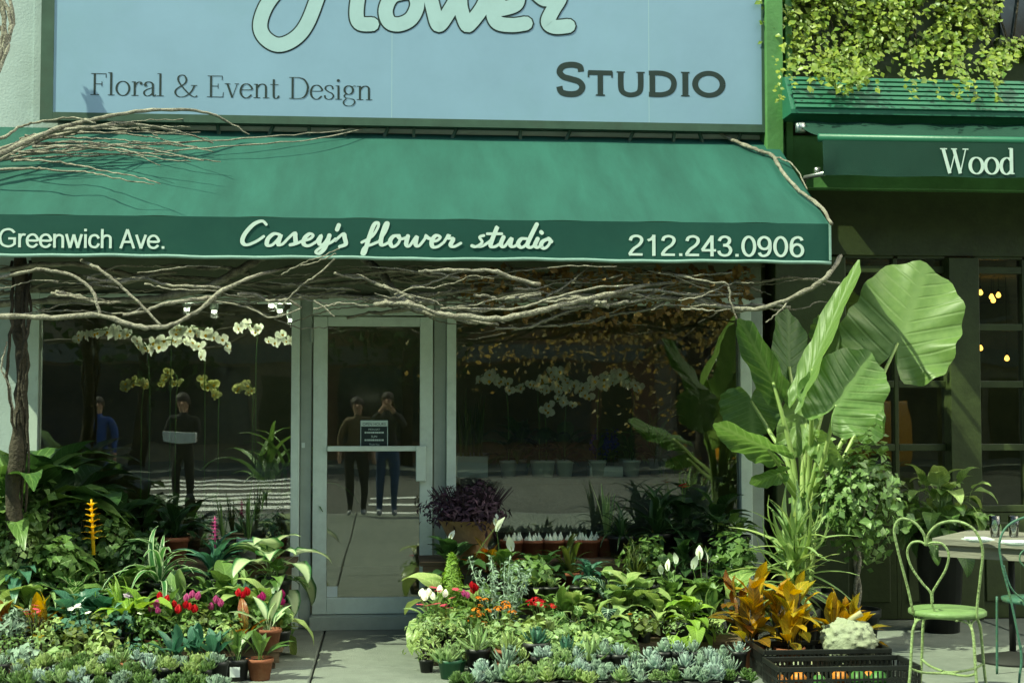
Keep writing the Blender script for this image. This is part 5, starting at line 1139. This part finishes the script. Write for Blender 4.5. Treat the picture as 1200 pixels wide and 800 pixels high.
# ------------------------------------------------------------------ heart-backed bistro chair
c0 = G(1110,713,.45); ch = thing('bistro_chair','lime green wire bistro chair with a heart shaped back','chair',(c0.x,c0.y,0))
SR = .2; SZ = .45
MB().lathe([(.001,SZ-.028),(SR-.012,SZ-.03),(SR,SZ-.024),(SR,SZ-.006),(SR-.008,SZ),(.001,SZ+.002)],36).build('seat','seatpaint',ch,True)
pa = Vector((cos(radians(192)),sin(radians(192)),0))*(SR+.006); pb_ = Vector((cos(radians(293)),sin(radians(293)),0))*(SR+.006); lean = Vector((-.57,-.82,0))*.25
def bk(s, z): return tuple(pa+(pb_-pa)*s+lean*z+Vector((0,0,SZ+z)))
def wire(name, pts, r=.0075, par=ch, mat='chairpaint', n=7, closed=False, sub=8):
    return MB().tube(spline([tuple(p) for p in pts], sub, closed), r, n, closed=closed).build(name, mat, par, True)
wire('back_frame',[bk(0,-.02),bk(-.06,.12),bk(-.17,.32),bk(-.20,.43),bk(-.08,.485),bk(.12,.47),bk(.26,.41),bk(.285,.35)],.0072)
wire('back_frame',[bk(1,-.025),bk(1.02,.05),bk(1.10,.2),bk(1.16,.34),bk(1.05,.44),bk(.80,.48),bk(.52,.465),bk(.34,.41),bk(.29,.35)],.0072)
wire('heart',[bk(.285,.35),bk(.2,.368),bk(.06,.36),bk(-.02,.31),bk(.03,.23),bk(.18,.15),bk(.30,.10),bk(.31,.04),bk(.36,-.01)],.0064)
wire('heart',[bk(.285,.35),bk(.38,.365),bk(.54,.36),bk(.63,.31),bk(.57,.23),bk(.42,.15),bk(.33,.10),bk(.32,.05)],.0064)
wire('seat_brace',[bk(.36,-.01),bk(.55,-.02),(cos(radians(262))*.2,sin(radians(262))*.2,SZ-.035)],.0065)
legs = []
for a in (192, 285, 15, 105):
    d = Vector((cos(radians(a)),sin(radians(a)),0)); top = d*.17+Vector((0,0,SZ-.03)); kn = d*.205+Vector((0,0,SZ-.09)); ft = d*.245
    wire('leg',[top,kn,d*.215+Vector((0,0,.3)),d*.228+Vector((0,0,.14)),ft+Vector((0,0,.004))],.0078); legs.append(d)
for k in range(4):
    d, e = legs[k], legs[(k+1)%4]; m = (d+e).normalized()
    wire('stretcher',[d*.227+Vector((0,0,.15)),d*.15+Vector((0,0,.125)),m*.02+Vector((0,0,.115)),e*.15+Vector((0,0,.125)),e*.227+Vector((0,0,.15))],.0065)
    wire('leg_brace',[d*.212+Vector((0,0,.32)),(d*.9+m*.1)*.19+Vector((0,0,.40)),m*.175+Vector((0,0,.422)),(e*.9+m*.1)*.19+Vector((0,0,.40)),e*.212+Vector((0,0,.32))],.0055)
# ------------------------------------------------------------------ table, glasses, plates
ta = G(1092,630,.74); tb = thing('bistro_table','weathered wooden bistro table set with glasses and plates','table',(ta.x,ta.y,0)); rz_t = radians(-40); tb.rotation_euler = (0,0,rz_t)
for k in range(6): part_box('plank',(0,.12*k+.002,.70),(.75,.12*k+.118,.74),'tablewood',tb,.004)
part_box('apron',(.03,.03,.63),(.72,.05,.699),'tablewood',tb); part_box('apron',(.03,.052,.63),(.05,.69,.699),'tablewood',tb)
for x, y in ((.36,.36),): MB().lathe([(.02,.05),(.02,.698)],10,(x,y,0)).build('column','rubber',tb,True); MB().lathe([(.22,0),(.22,.015),(.05,.05),(.02,.06)],18,(x,y,0)).build('base','rubber',tb,True)
Rt = Matrix.Rotation(rz_t,3,'Z')
def on_table(px, py): p = G(px, py, .74); return p
for px, lab in ((1166,'empty drinking glass on the bistro table, left of two'),(1188,'empty drinking glass on the bistro table, right of two')):
    p = on_table(px, 629); g = MB(); g.lathe([(.026,0),(.030,.06),(.034,.125),(.031,.125),(.027,.06),(.023,.012),(.001,.010)],18); o = g.build('drinking_glass','tumbler',None,True,(p.x,p.y,.7415)); tag(o,lab,'glass')
for px, py, lab in ((1146,635,'white napkin and plate at the table corner'),(1190,639,'white plate at the right edge of the table')):
    p = on_table(px, py); t = thing('plate',lab,'plate',(p.x,p.y,.7415)); MB().lathe([(.05,0),(.055,.004),(.095,.016),(.09,.017),(.05,.008),(.001,.007)],24).build('dish','whitepot',t,True); part_box('napkin',(-.06,-.05,.018),(.06,.05,.026),'paper',t)
# ------------------------------------------------------------------ teal scroll chair at the edge
def tq(px, py, dy=0.0): return tuple(P(px+6, py, -2.45+dy)-Vector((tcx,-2.3,0)))
tcx = P(1235,700,-2.3).x
tc_ = thing('scroll_chair','teal wire chair with scrolled back at the right edge','chair',(tcx,-2.3,0))
wire('back_frame',[tq(1215,600),tq(1180,612),tq(1166,632),tq(1168,660),tq(1178,700),tq(1186,738),tq(1190,760)],.0065,tc_,'tealpaint')
wire('scroll',[tq(1170,662),tq(1180,690),tq(1202,706),tq(1222,700)],.005,tc_,'tealpaint')
for cx, cy, r in ((1200,652,13),(1203,702,12)):
    wire('scroll',[tq(cx+cos(a*.7+2)*r*(1-a*.09), cy+sin(a*.7+2)*r*(1-a*.09)) for a in range(10)],.005,tc_,'tealpaint')
wire('leg',[tq(1190,756),tq(1191,775),tq(1189,790),(tq(1188,800)[0],tq(1188,800)[1],0.0)],.007,tc_,'tealpaint')
for dx, dy in ((.33,.0),(.33,.34),(.02,.34)):
    b0 = tq(1190,756); wire('leg',[(b0[0]+dx,b0[1]+dy,.44),(b0[0]+dx*1.05,b0[1]+dy*1.05,0)],.007,tc_,'tealpaint')
b0 = tq(1190,756); MB().lathe([(.001,.43),(.19,.43),(.195,.45),(.001,.455)],28,(b0[0]+.18,b0[1]+.17,0)).build('seat','tealpaint',tc_,True)
# ------------------------------------------------------------------ crates, gourds
def crate(label, x0, x1, y0, y1, h):
    cx, cy = (x0+x1)/2, (y0+y1)/2; t = thing('plastic_crate',label,'crate',(cx,cy,0)); hx, hy = (x1-x0)/2, (y1-y0)/2
    part_box('crate_floor',(-hx+.012,-hy+.012,.003),(hx-.012,hy-.012,.012),'crate',t)
    for sx in (-1,1):
        part_box('rim',(min(sx*hx,sx*(hx-.014)),-hy,h-.028),(max(sx*hx,sx*(hx-.014)),hy,h),'crate',t,.003)
        part_box('rim',(-hx+.0145,min(sx*hy,sx*(hy-.014)),h-.028),(hx-.0145,max(sx*hy,sx*(hy-.014)),h-.001),'crate',t,.003)
    mb = MB(); n = int(hx*2/.026)
    for k in range(n+1):
        x = -hx+.004+(2*hx-.016)*k/n
        for sy in (-1,1): mb.box((x,sy*hy-(.006 if sy > 0 else 0),0),(x+.009,sy*hy+(0 if sy > 0 else .006),h-.03))
    n = int(hy*2/.026)
    for k in range(1,n):
        y = -hy+2*hy*k/n
        for sx in (-1,1): mb.box((sx*hx-(.006 if sx > 0 else 0),y,0),(sx*hx+(0 if sx > 0 else .006),y+.009,h-.03))
    for z in (.002, h*.42):
        for s in (-1,1): mb.box((-hx+.001,s*hy-(.005 if s > 0 else -.001),z),(hx-.001,s*hy+(-.001 if s > 0 else .005),z+.012)); mb.box((s*hx-(.005 if s > 0 else -.001),-hy+.007,z),(s*hx+(-.001 if s > 0 else .005),hy-.007,z+.012))
    stuff(mb.build('slotted_side','crate',t)); return t
crate('black slotted plastic crate holding the warty gourd',X(886,-2.0,760),X(1034,-2.0,760),-2.16,-1.84,.165)
crate('black slotted plastic crate in front with small orange gourds',X(902,-2.35,785),X(1066,-2.35,785),-2.52,-2.19,.135)
gp = P(995,753,-2.0); gt = thing('warty_gourd','big pale warty gourd with a thick stem in the black crate','gourd',(gp.x,-2.0,.05)); R = .15; gr2 = random.Random(9)
bumps = [(Vector((gr2.gauss(0,1),gr2.gauss(0,1),gr2.gauss(0,1))).normalized(), gr2.uniform(.05,.11), gr2.uniform(.06,.13)) for k in range(260)]
mb = MB(); NU, NV = 110, 64; rows_ = []
for j in range(NV+1):
    ph_ = pi*j/NV; row = []
    for i in range(NU):
        th = 2*pi*i/NU; d = Vector((sin(ph_)*cos(th), sin(ph_)*sin(th), -cos(ph_))); q = 1+.025*cos(th*7)
        q += sum(a*math.exp(-((d-c).length/w)**2) for c, w, a in bumps if (d-c).length < .35)*.8
        if d.z > .75: q *= 1-.35*(d.z-.75)
        row.append(mb.vert(Vector((d.x*R*q, d.y*R*q, R*.86+d.z*R*.86*q))))
    rows_.append(row)
for a, b_ in zip(rows_, rows_[1:]):
    for i in range(NU): mb.face(a[i], a[(i+1)%NU], b_[(i+1)%NU], b_[i])
body = mb.build('gourd_body','gourd',gt,True); MB().tube([(.01,0,R*1.62),(.03,-.01,R*1.80),(.07,-.02,R*1.96)],[.024,.015,.019],9).build('stem','gourdstem',gt,True)
GM = {}
for k,(px,py,Y,mt,r) in enumerate(((936,793,-2.34,'orange_gourd',.042),(984,789,-2.36,'orange_gourd',.048),(960,797,-2.42,'green_gourd',.04),(1006,795,-2.4,'green_gourd',.05),(1030,798,-2.42,'green_gourd',.05),(914,796,-2.4,'orange_gourd',.04),(915,772,-2.02,'gourd',.04),(935,770,-2.0,'gourd',.042),(952,772,-2.05,'gourd',.035),(1018,790,-2.3,'orange_gourd',.035))):
    x = P(px,py,Y).x; lab = ('small striped orange gourd in the front crate','small dark green gourd in the front crate','small pale gourd beside the warty one in the rear crate')[('orange_gourd','green_gourd','gourd').index(mt)]
    t = thing('small_gourd',lab+', '+ORD[(0,1,0,1,2,3,0,1,2,2)[k]]+' of its kind','gourd',(x,Y,.013),k,group=lab+'s'); key = (mt,r)
    m = MB(); prof = [(r*sin(pi*j/8)*(1.0 if j < 5 else .86), r*.8*(1-cos(pi*j/8))) for j in range(1,8)]
    n = 20; rr = []
    for a, z in prof: rr.append([m.vert((a*(1+.06*cos(j*pi))*cos(2*pi*j/n), a*(1+.06*cos(j*pi))*sin(2*pi*j/n), z)) for j in range(n)])
    for a, b_ in zip(rr, rr[1:]):
        for j in range(n): m.face(a[j],a[(j+1)%n],b_[(j+1)%n],b_[j])
    m.face(*reversed(rr[0])); m.face(*rr[-1]); m.build('gourd_body',mt,t,True); MB().tube([(0,0,r*1.5),(.006,0,r*1.95)],[.007,.005],6).build('stem','gourdstem',t)

# ------------------------------------------------------------------ orchids behind the glass
def orchid(label, path, Y, nf, col, zs, sc=1.0, pot='whitepot', group=None):
    """stem path in picture pixels from above the pot to the hanging tip; flowers along its last part"""
    b = P(path[0][0], 500, Y); t = thing('potted_orchid',label,'orchid',(b.x,Y,zs),group=group); z0 = add_pot(t,pot,.065,.12); B = Vector((b.x,Y,zs)); r = random.Random(int(path[0][0]))
    leaf_objs(t, use('broad','leaf_deep'), 5, .3, z0, .7, .01, r=r)
    pts = [(0,0,z0)]+[tuple(P(x,y,Y)-B) for x, y in path]; q = spline(pts, 8); MB().tube(q, .004, 5).build('stem','leaf_mid',t,True)
    pp = [tuple(P(x,y,Y)-B) for x, y in path[-3:]]; fq = spline(pp, 12)
    me = flower_mesh('orchid','pet_'+col)
    nf = int(nf*1.6)
    for k in range(nf):
        p = Vector(fq[int((len(fq)-1)*k/max(nf-1,1))]); o = put('flower', me, t, p+Vector((r.uniform(-.024,.024),r.uniform(-.05,.02),r.uniform(-.04,.02)))); o.rotation_euler = (pi/2+r.uniform(-.6,.6), r.uniform(-.4,.4), r.uniform(-1.1,1.1)); s = sc*r.uniform(.75,1.2); o.scale = (s,s,s*r.uniform(1,2.2))
LW = 'white moth orchid behind the left window, '
orchid(LW+'leftmost spray',[(175,440),(165,398),(130,386),(94,391)],0.22,9,'white',.6,1.05)
orchid(LW+'second spray from the left',[(240,450),(236,410),(205,398),(166,405)],0.30,8,'white',.6,1.1)
orchid(LW+'spray under the branches',[(200,440),(205,390),(235,384),(268,404)],0.20,9,'white',.6,1.1)
orchid(LW+'small spray right of the middle',[(300,430),(302,385),(290,380),(277,385)],0.35,5,'white',.6,.95)
orchid(LW+'short spray next to the door post',[(342,440),(345,400),(332,394),(318,399)],0.25,4,'white',.6,.95)
LY = 'pale yellow orchid behind the left window, '
orchid(LY+'leftmost',[(166,480),(170,446),(160,444),(148,452)],0.40,5,'paleyellow',.6,.85)
orchid(LY+'second from the left',[(206,480),(208,444),(198,436),(190,445)],0.45,5,'paleyellow',.6,.85)
orchid(LY+'second from the door',[(256,490),(256,458),(248,448),(240,446)],0.40,5,'paleyellow',.6,.85)
orchid(LY+'nearest the door',[(296,490),(296,455),(286,448),(275,455)],0.40,6,'paleyellow',.6,.85)
RW = 'white moth orchid behind the right window, '
orchid(RW+'leftmost with a hanging tip',[(596,500),(592,450),(578,436),(562,442)],.16,6,'white',1.02,1.0)
orchid(RW+'long low spray',[(662,500),(662,455),(635,450),(600,455)],.16,8,'white',1.02,1.0)
orchid(RW+'upper spray in the middle',[(632,500),(632,450),(655,436),(690,460)],.16,9,'white',1.02,1.0)
orchid(RW+'spray right of the middle',[(740,500),(742,450),(715,438),(680,458)],.16,8,'white',1.02,1.0)
orchid(RW+'rightmost drooping spray',[(700,500),(704,450),(725,440),(752,455)],.16,7,'white',1.02,1.0)
orchid(RW+'small low spray',[(640,510),(640,480),(655,468),(668,472)],.16,5,'white',1.02,.9)
for px, w_, lab in ((553,.11,'white square planter of thin shoots behind the right window by the door'),(709,.12,'white planter with blue hyacinths on the stone ledge')):
    p = P(px,556,.2); t = thing('square_planter',lab,'planter',(p.x,.2,1.02)); hh = .15 if px < 600 else .075
    part_box('planter_box',(-w_,-.07,0),(w_,.07,hh),'whitepot',t,.006)
    for k in range(26 if px < 600 else 10): o = put('shoot', use('bulbleaf','leaf_olive' if px < 600 else 'leaf_deep')[k%4], t, (rnd.uniform(-w_*.8,w_*.8), rnd.uniform(-.05,.05), hh-.01)); s = rnd.uniform(.35,.5) if px < 600 else .16; o.scale = (s,s,s); o.rotation_euler = (0,0,rnd.uniform(0,6))
    if px > 600:
        M['pet_blue'] = leafmat('petal_blue',(0.03,0.03,0.30),(0.06,0.05,0.42),trans=.2)
        for k in range(3): o = stuff(bush(t,'pet_blue',150,.035,.09,hh+.16,.022,random.Random(k),2,0,name='flower')); o.location.x = (k-1)*.07
for k,(px,py,Y,sh_,mt_,n,zb,lab) in enumerate(((610,488,.45,'frond','mid',22,1.02,'ferny plant on the stone ledge behind the white orchids'),(660,492,.5,'broad','mid',16,1.02,'leafy plant on the stone ledge under the long orchid spray'),(770,480,.45,'strap','mid',26,1.02,'arching plant at the right end of the stone ledge'),(735,500,.55,'frond','fresh',20,1.02,'light fern on the stone ledge beside the hyacinths'),(320,505,.45,'strap','mid',24,.6,'arching plant inside the left window beside the door post'))):
    plant('indoor_plant',lab,'plant',px,py,Y,sh_,mt_,n,'whitepot',.12,.07,z=zb)
t = thing('moss_bowl','grey bowl on the white planter by the door','bowl',(P(553,540,.36).x+.0,.62,1.02)); MB().lathe([(.07,0),(.13,.05),(.15,.16),(.13,.16),(.001,.13)],20).build('bowl_body','greypot',t,True)

# ------------------------------------------------------------------ what the panes mirror: the street behind the camera
gt_ = thing('street_tree','golden leaved street tree at the kerb behind the viewer','tree',(5.2,-13.8,-.13)); tr = random.Random(31)
MB().tube(spline([(0,0,0),(.1,.05,1.6),(-.1,.1,3.4),(.1,0,5.5)],5),[.17-.007*k for k in range(16)],10).build('trunk','bark_dark',gt_,True)
mb = MB()
for k in range(9500):
    d = Vector((tr.gauss(0,1),tr.gauss(0,1),tr.gauss(0,1))).normalized(); q = tr.random()**.4*(1+.3*sin(d.x*6)+.3*sin(d.y*9)+.3*sin(d.z*11)); small_leaf(mb, Vector((d.x*3.2*q,d.y*2.0*q,4.1+d.z*2.5*q)), d+Vector((tr.uniform(-1,1),tr.uniform(-1,1),tr.uniform(-.2,1))), .10, tr)
stuff(mb.build('crown','leaf_gold',gt_,True))
mb = MB()
for k in range(10): a = k*2.4; mb.tube([(0,0,2.4+k*.2),(cos(a)*1.1,sin(a)*.8,3.3+k*.2),(cos(a)*2.4,sin(a)*1.6,3.9+k*.25)],[.06,.04,.015],6)
stuff(mb.build('limb','bark_dark',gt_))
ft = random.Random(5)
for x, y, lab in ((-6.5,-28,'dark green street tree across the road, left'),(0.5,-29,'dark green street tree across the road, middle'),(9,-28,'dark green street tree across the road, right')):
    t = thing('far_street_tree',lab,'tree',(x,y,0)); MB().tube([(0,0,0),(.1,0,2.6),(0,.1,5)],[.18,.14,.08],8).build('trunk','bark_dark',t,True); bush(t,'leaf_deep',2600,3.0,2.8,5.2,.3,ft,0,0,name='crown')
def far_house(label, x0, x1, h, mat):
    t = thing('far_building',label,'building',((x0+x1)/2,-32,0)); hw_ = (x1-x0)/2; part_box('wall',(-hw_+.01,-8,0),(hw_-.01,0,h),mat,t); part_box('cornice',(-hw_+.02,.0,h-.5),(hw_-.02,.25,h-.1),'stone',t)
    part_box('shop_window',(-hw_+.6,.001,.5),(hw_-2,.05,2.8),'darkglass',t); part_box('door',(hw_-1.7,.001,0),(hw_-.7,.05,2.5),'green_dark',t); part_box('lintel',(-hw_+.3,.002,2.9),(hw_-.3,.15,3.4),'stone',t)
    n = int(hw_*2/2.2)
    for f in range(int((h-4.5)/3)+1):
        for k in range(n):
            x = -hw_+2.2*(k+.55); z = 4.3+f*3
            if z+1.8 > h-.6: continue
            part_box('window',(x,.001,z),(x+1.0,.04,z+1.7),'darkglass',t); part_box('sill',(x-.1,.002,z-.12),(x+1.1,.12,z-.005),'stone',t)
for x0, x1, h, m_, lab in ((-26,-12,13,'brick','dark red brick building across the road, far left'),(-12,-2,11,'brick2','pale brick building across the road left of the middle'),(-2,8,14,'brick','dark red brick building straight across the road'),(8,20,12,'brick2','pale brick building across the road on the right'),(20,34,14,'brick','dark red brick building across the road, far right')): far_house(lab,x0,x1,h,m_)
def car(label, x, y, paint, name='parked_car'):
    t = thing(name,label,'car',(x,y,-.13)); side = [(-2.2,.35),(-2.2,.75),(-2.0,.98),(-1.5,1.1),(-1.15,1.75),(-.6,1.85),(1.8,1.85),(2.1,1.75),(2.2,.75),(2.15,.3)]
    b = MB(); s_ = spline(side,3)
    rings = [[b.vert((px_,yy,pz*(1 if abs(yy) < .8 else .985))) for px_, pz in s_] for yy in (-.86,-.8,.8,.86)]
    for a, c in zip(rings, rings[1:]):
        for k in range(len(s_)): b.face(a[k],a[(k+1)%len(s_)],c[(k+1)%len(s_)],c[k])
    b.face(*reversed(rings[0])); b.face(*rings[-1]); b.build('body',paint,t,True)
    for sy in (-1,1):
        for xs_ in ([(-1.2,1.1),(-.95,1.62),(-.25,1.64),(-.25,1.1)],[(-.1,1.1),(-.1,1.64),(.8,1.64),(.8,1.1)]):
            b = MB(); i = [b.vert((p_,sy*.868,q_)) for p_, q_ in xs_]; b.face(*i); b.build('side_window','darkglass',t)
        for xw in (-1.35,1.35):
            w = MB(); w.lathe([(.16,-.09),(.30,-.09),(.33,-.05),(.33,.05),(.30,.09),(.16,.09)],18); o = w.build('wheel','tyre',t,True,(xw,sy*.80,.33)); o.rotation_euler = (pi/2,0,0)
            w = MB().lathe([(.001,-.095),(.18,-.092),(.18,.092),(.001,.095)],14); o2 = w.build('rim','steel',o,True)
    return t
car('boxy yellow van on the road at the right',10.2,-23.5,'taxipaint','yellow_van')
# ------------------------------------------------------------------ people mirrored in the panes
def person(label, x, y, h, rz, top, legs_, hold=None, bag=None):
    t = thing('person',label,'person',(x,y,0),rz); k = h/1.75; J = {}; E = []; Rr = []; V = []
    def j(p, r, par=None): V.append(tuple(c*k for c in p)); Rr.append(r*k); i = len(V)-1; (E.append((par,i)) if par is not None else None); return i
    pel = j((0,0,.95),.145); wa = j((0,0,1.10),.125,pel); che = j((0,-.01,1.30),.15,wa); nk0 = j((0,0,1.45),.075,che); nk = j((0,.01,1.52),.05,nk0); hd = j((0,.025,1.62),.088,nk); j((0,.02,1.71),.075,hd)
    for s in (-1,1):
        hp = j((s*.09,0,.88),.095,pel); kn = j((s*.10,.02,.50),.062,hp); an = j((s*.105,-.01,.09),.042,kn); to = j((s*.115,.13,.04),.04,an)
        sh_ = j((s*.17,0,1.41),.068,che)
        if hold == 'camera': el = j((s*.25,.12,1.27),.048,sh_); wr = j((s*.07,.27,1.50),.033,el); dirn = Vector((-s*.2,.25,.3))
        elif hold == 'bag': el = j((s*.23,.04,1.14),.046,sh_); wr = j((s*.13,.26,1.12),.033,el); dirn = Vector((-s*.5,.5,0))
        else: el = j((s*.235,-.03,1.14),.046,sh_); wr = j((s*.24,.06,.90),.033,el); dirn = Vector((0,.1,-1))
        dirn.normalize(); w0_ = Vector(V[wr])/k; pm_ = j(tuple(w0_+dirn*.06),.034,wr); sd_ = dirn.orthogonal().normalized()
        for f in range(4):
            o_ = sd_*(f-1.5)*.02; L_ = (.07,.085,.08,.06)[f]; a = j(tuple(w0_+dirn*.10+o_),.010,pm_); j(tuple(w0_+dirn*(.10+L_*.6)+o_*1.1+Vector((0,.008,0))),.009,a)
        a = j(tuple(w0_+dirn*.05+sd_*.045),.011,pm_); j(tuple(w0_+dirn*.085+sd_*.06),.009,a)
    me = bpy.data.meshes.new('body'); me.from_pydata(V,E,[]); o = bpy.data.objects.new('body',me); COL.objects.link(o); o.modifiers.new('skin','SKIN'); sv = me.skin_vertices[0].data
    for i, r_ in enumerate(Rr): sv[i].radius = (r_,r_*(.78 if i in (0,1,2) else 1)); sv[i].use_root = (i == 0)
    ss = o.modifiers.new('sub','SUBSURF'); ss.levels = 2
    dg = bpy.context.evaluated_depsgraph_get(); m2 = bpy.data.meshes.new_from_object(o.evaluated_get(dg)); bpy.data.objects.remove(o)
    m2.materials.clear()
    for q in ('shoe',legs_,top,'skin'): m2.materials.append(M[q])
    for p_ in m2.polygons:
        c = p_.center/k; p_.use_smooth = True
        hand = min((Vector(V[i])/k-c).length for i in range(len(V)) if Rr[i] < .0345*k) < .05
        p_.material_index = 3 if (c.z > 1.5 and abs(c.x) < .11 and c.y < .14) or hand else 2 if c.z > .93 else 1 if c.z > .1 else 0
    b = put('body',m2,t)
    hr = MB()
    for jj in range(9):
        for ii in range(16): pass
    hr.grid(lambda u, v: (k*(.098*sin(pi*.62*v)*cos(2*pi*u)), k*(.0+.108*sin(pi*.62*v)*sin(2*pi*u)-.012), k*(1.655+.105*cos(pi*.62*v)-(.06*v if sin(2*pi*u) < .2 else 0))), 18, 9); hr.build('hair','hair',t,True)
    for s in (-1,1): MB().lathe([(.001,-.008),(.008,0),(.001,.008)],8,(s*.033*k,.103*k,1.635*k)).build('eye','hair',t,True)
    MB().tube([(0,.105*k,1.64*k),(0,.128*k,1.60*k),(0,.11*k,1.592*k)],[.008,.013,.006],6).build('nose','skin',t,True)
    if bag: c_ = thing('shopping_bag',bag,'bag',(0,0,0)); 
    return t
person('person in a dark jacket and jeans taking the photograph',.0,-10.36,1.74,0,'cloth_black','cloth_jeans','camera')
person('person in a tan coat standing beside the photographer',-.42,-10.3,1.68,0,'cloth_tan','cloth_black')
person('person in black clothes holding a white box, mirrored in the left window',-2.85,-10.3,1.72,0,'cloth_black','cloth_black','bag')
p = thing('white_box','white cardboard box held by the person in black','box',(-2.85,-9.97,1.06)); part_box('box_body',(-.22,-.10,0),(.22,.08,.14),'cloth_white',p,.004)
person('person in a bright blue jacket, mirrored at the far left',-4.1,-10.8,1.7,0,'cloth_blue','cloth_blue')
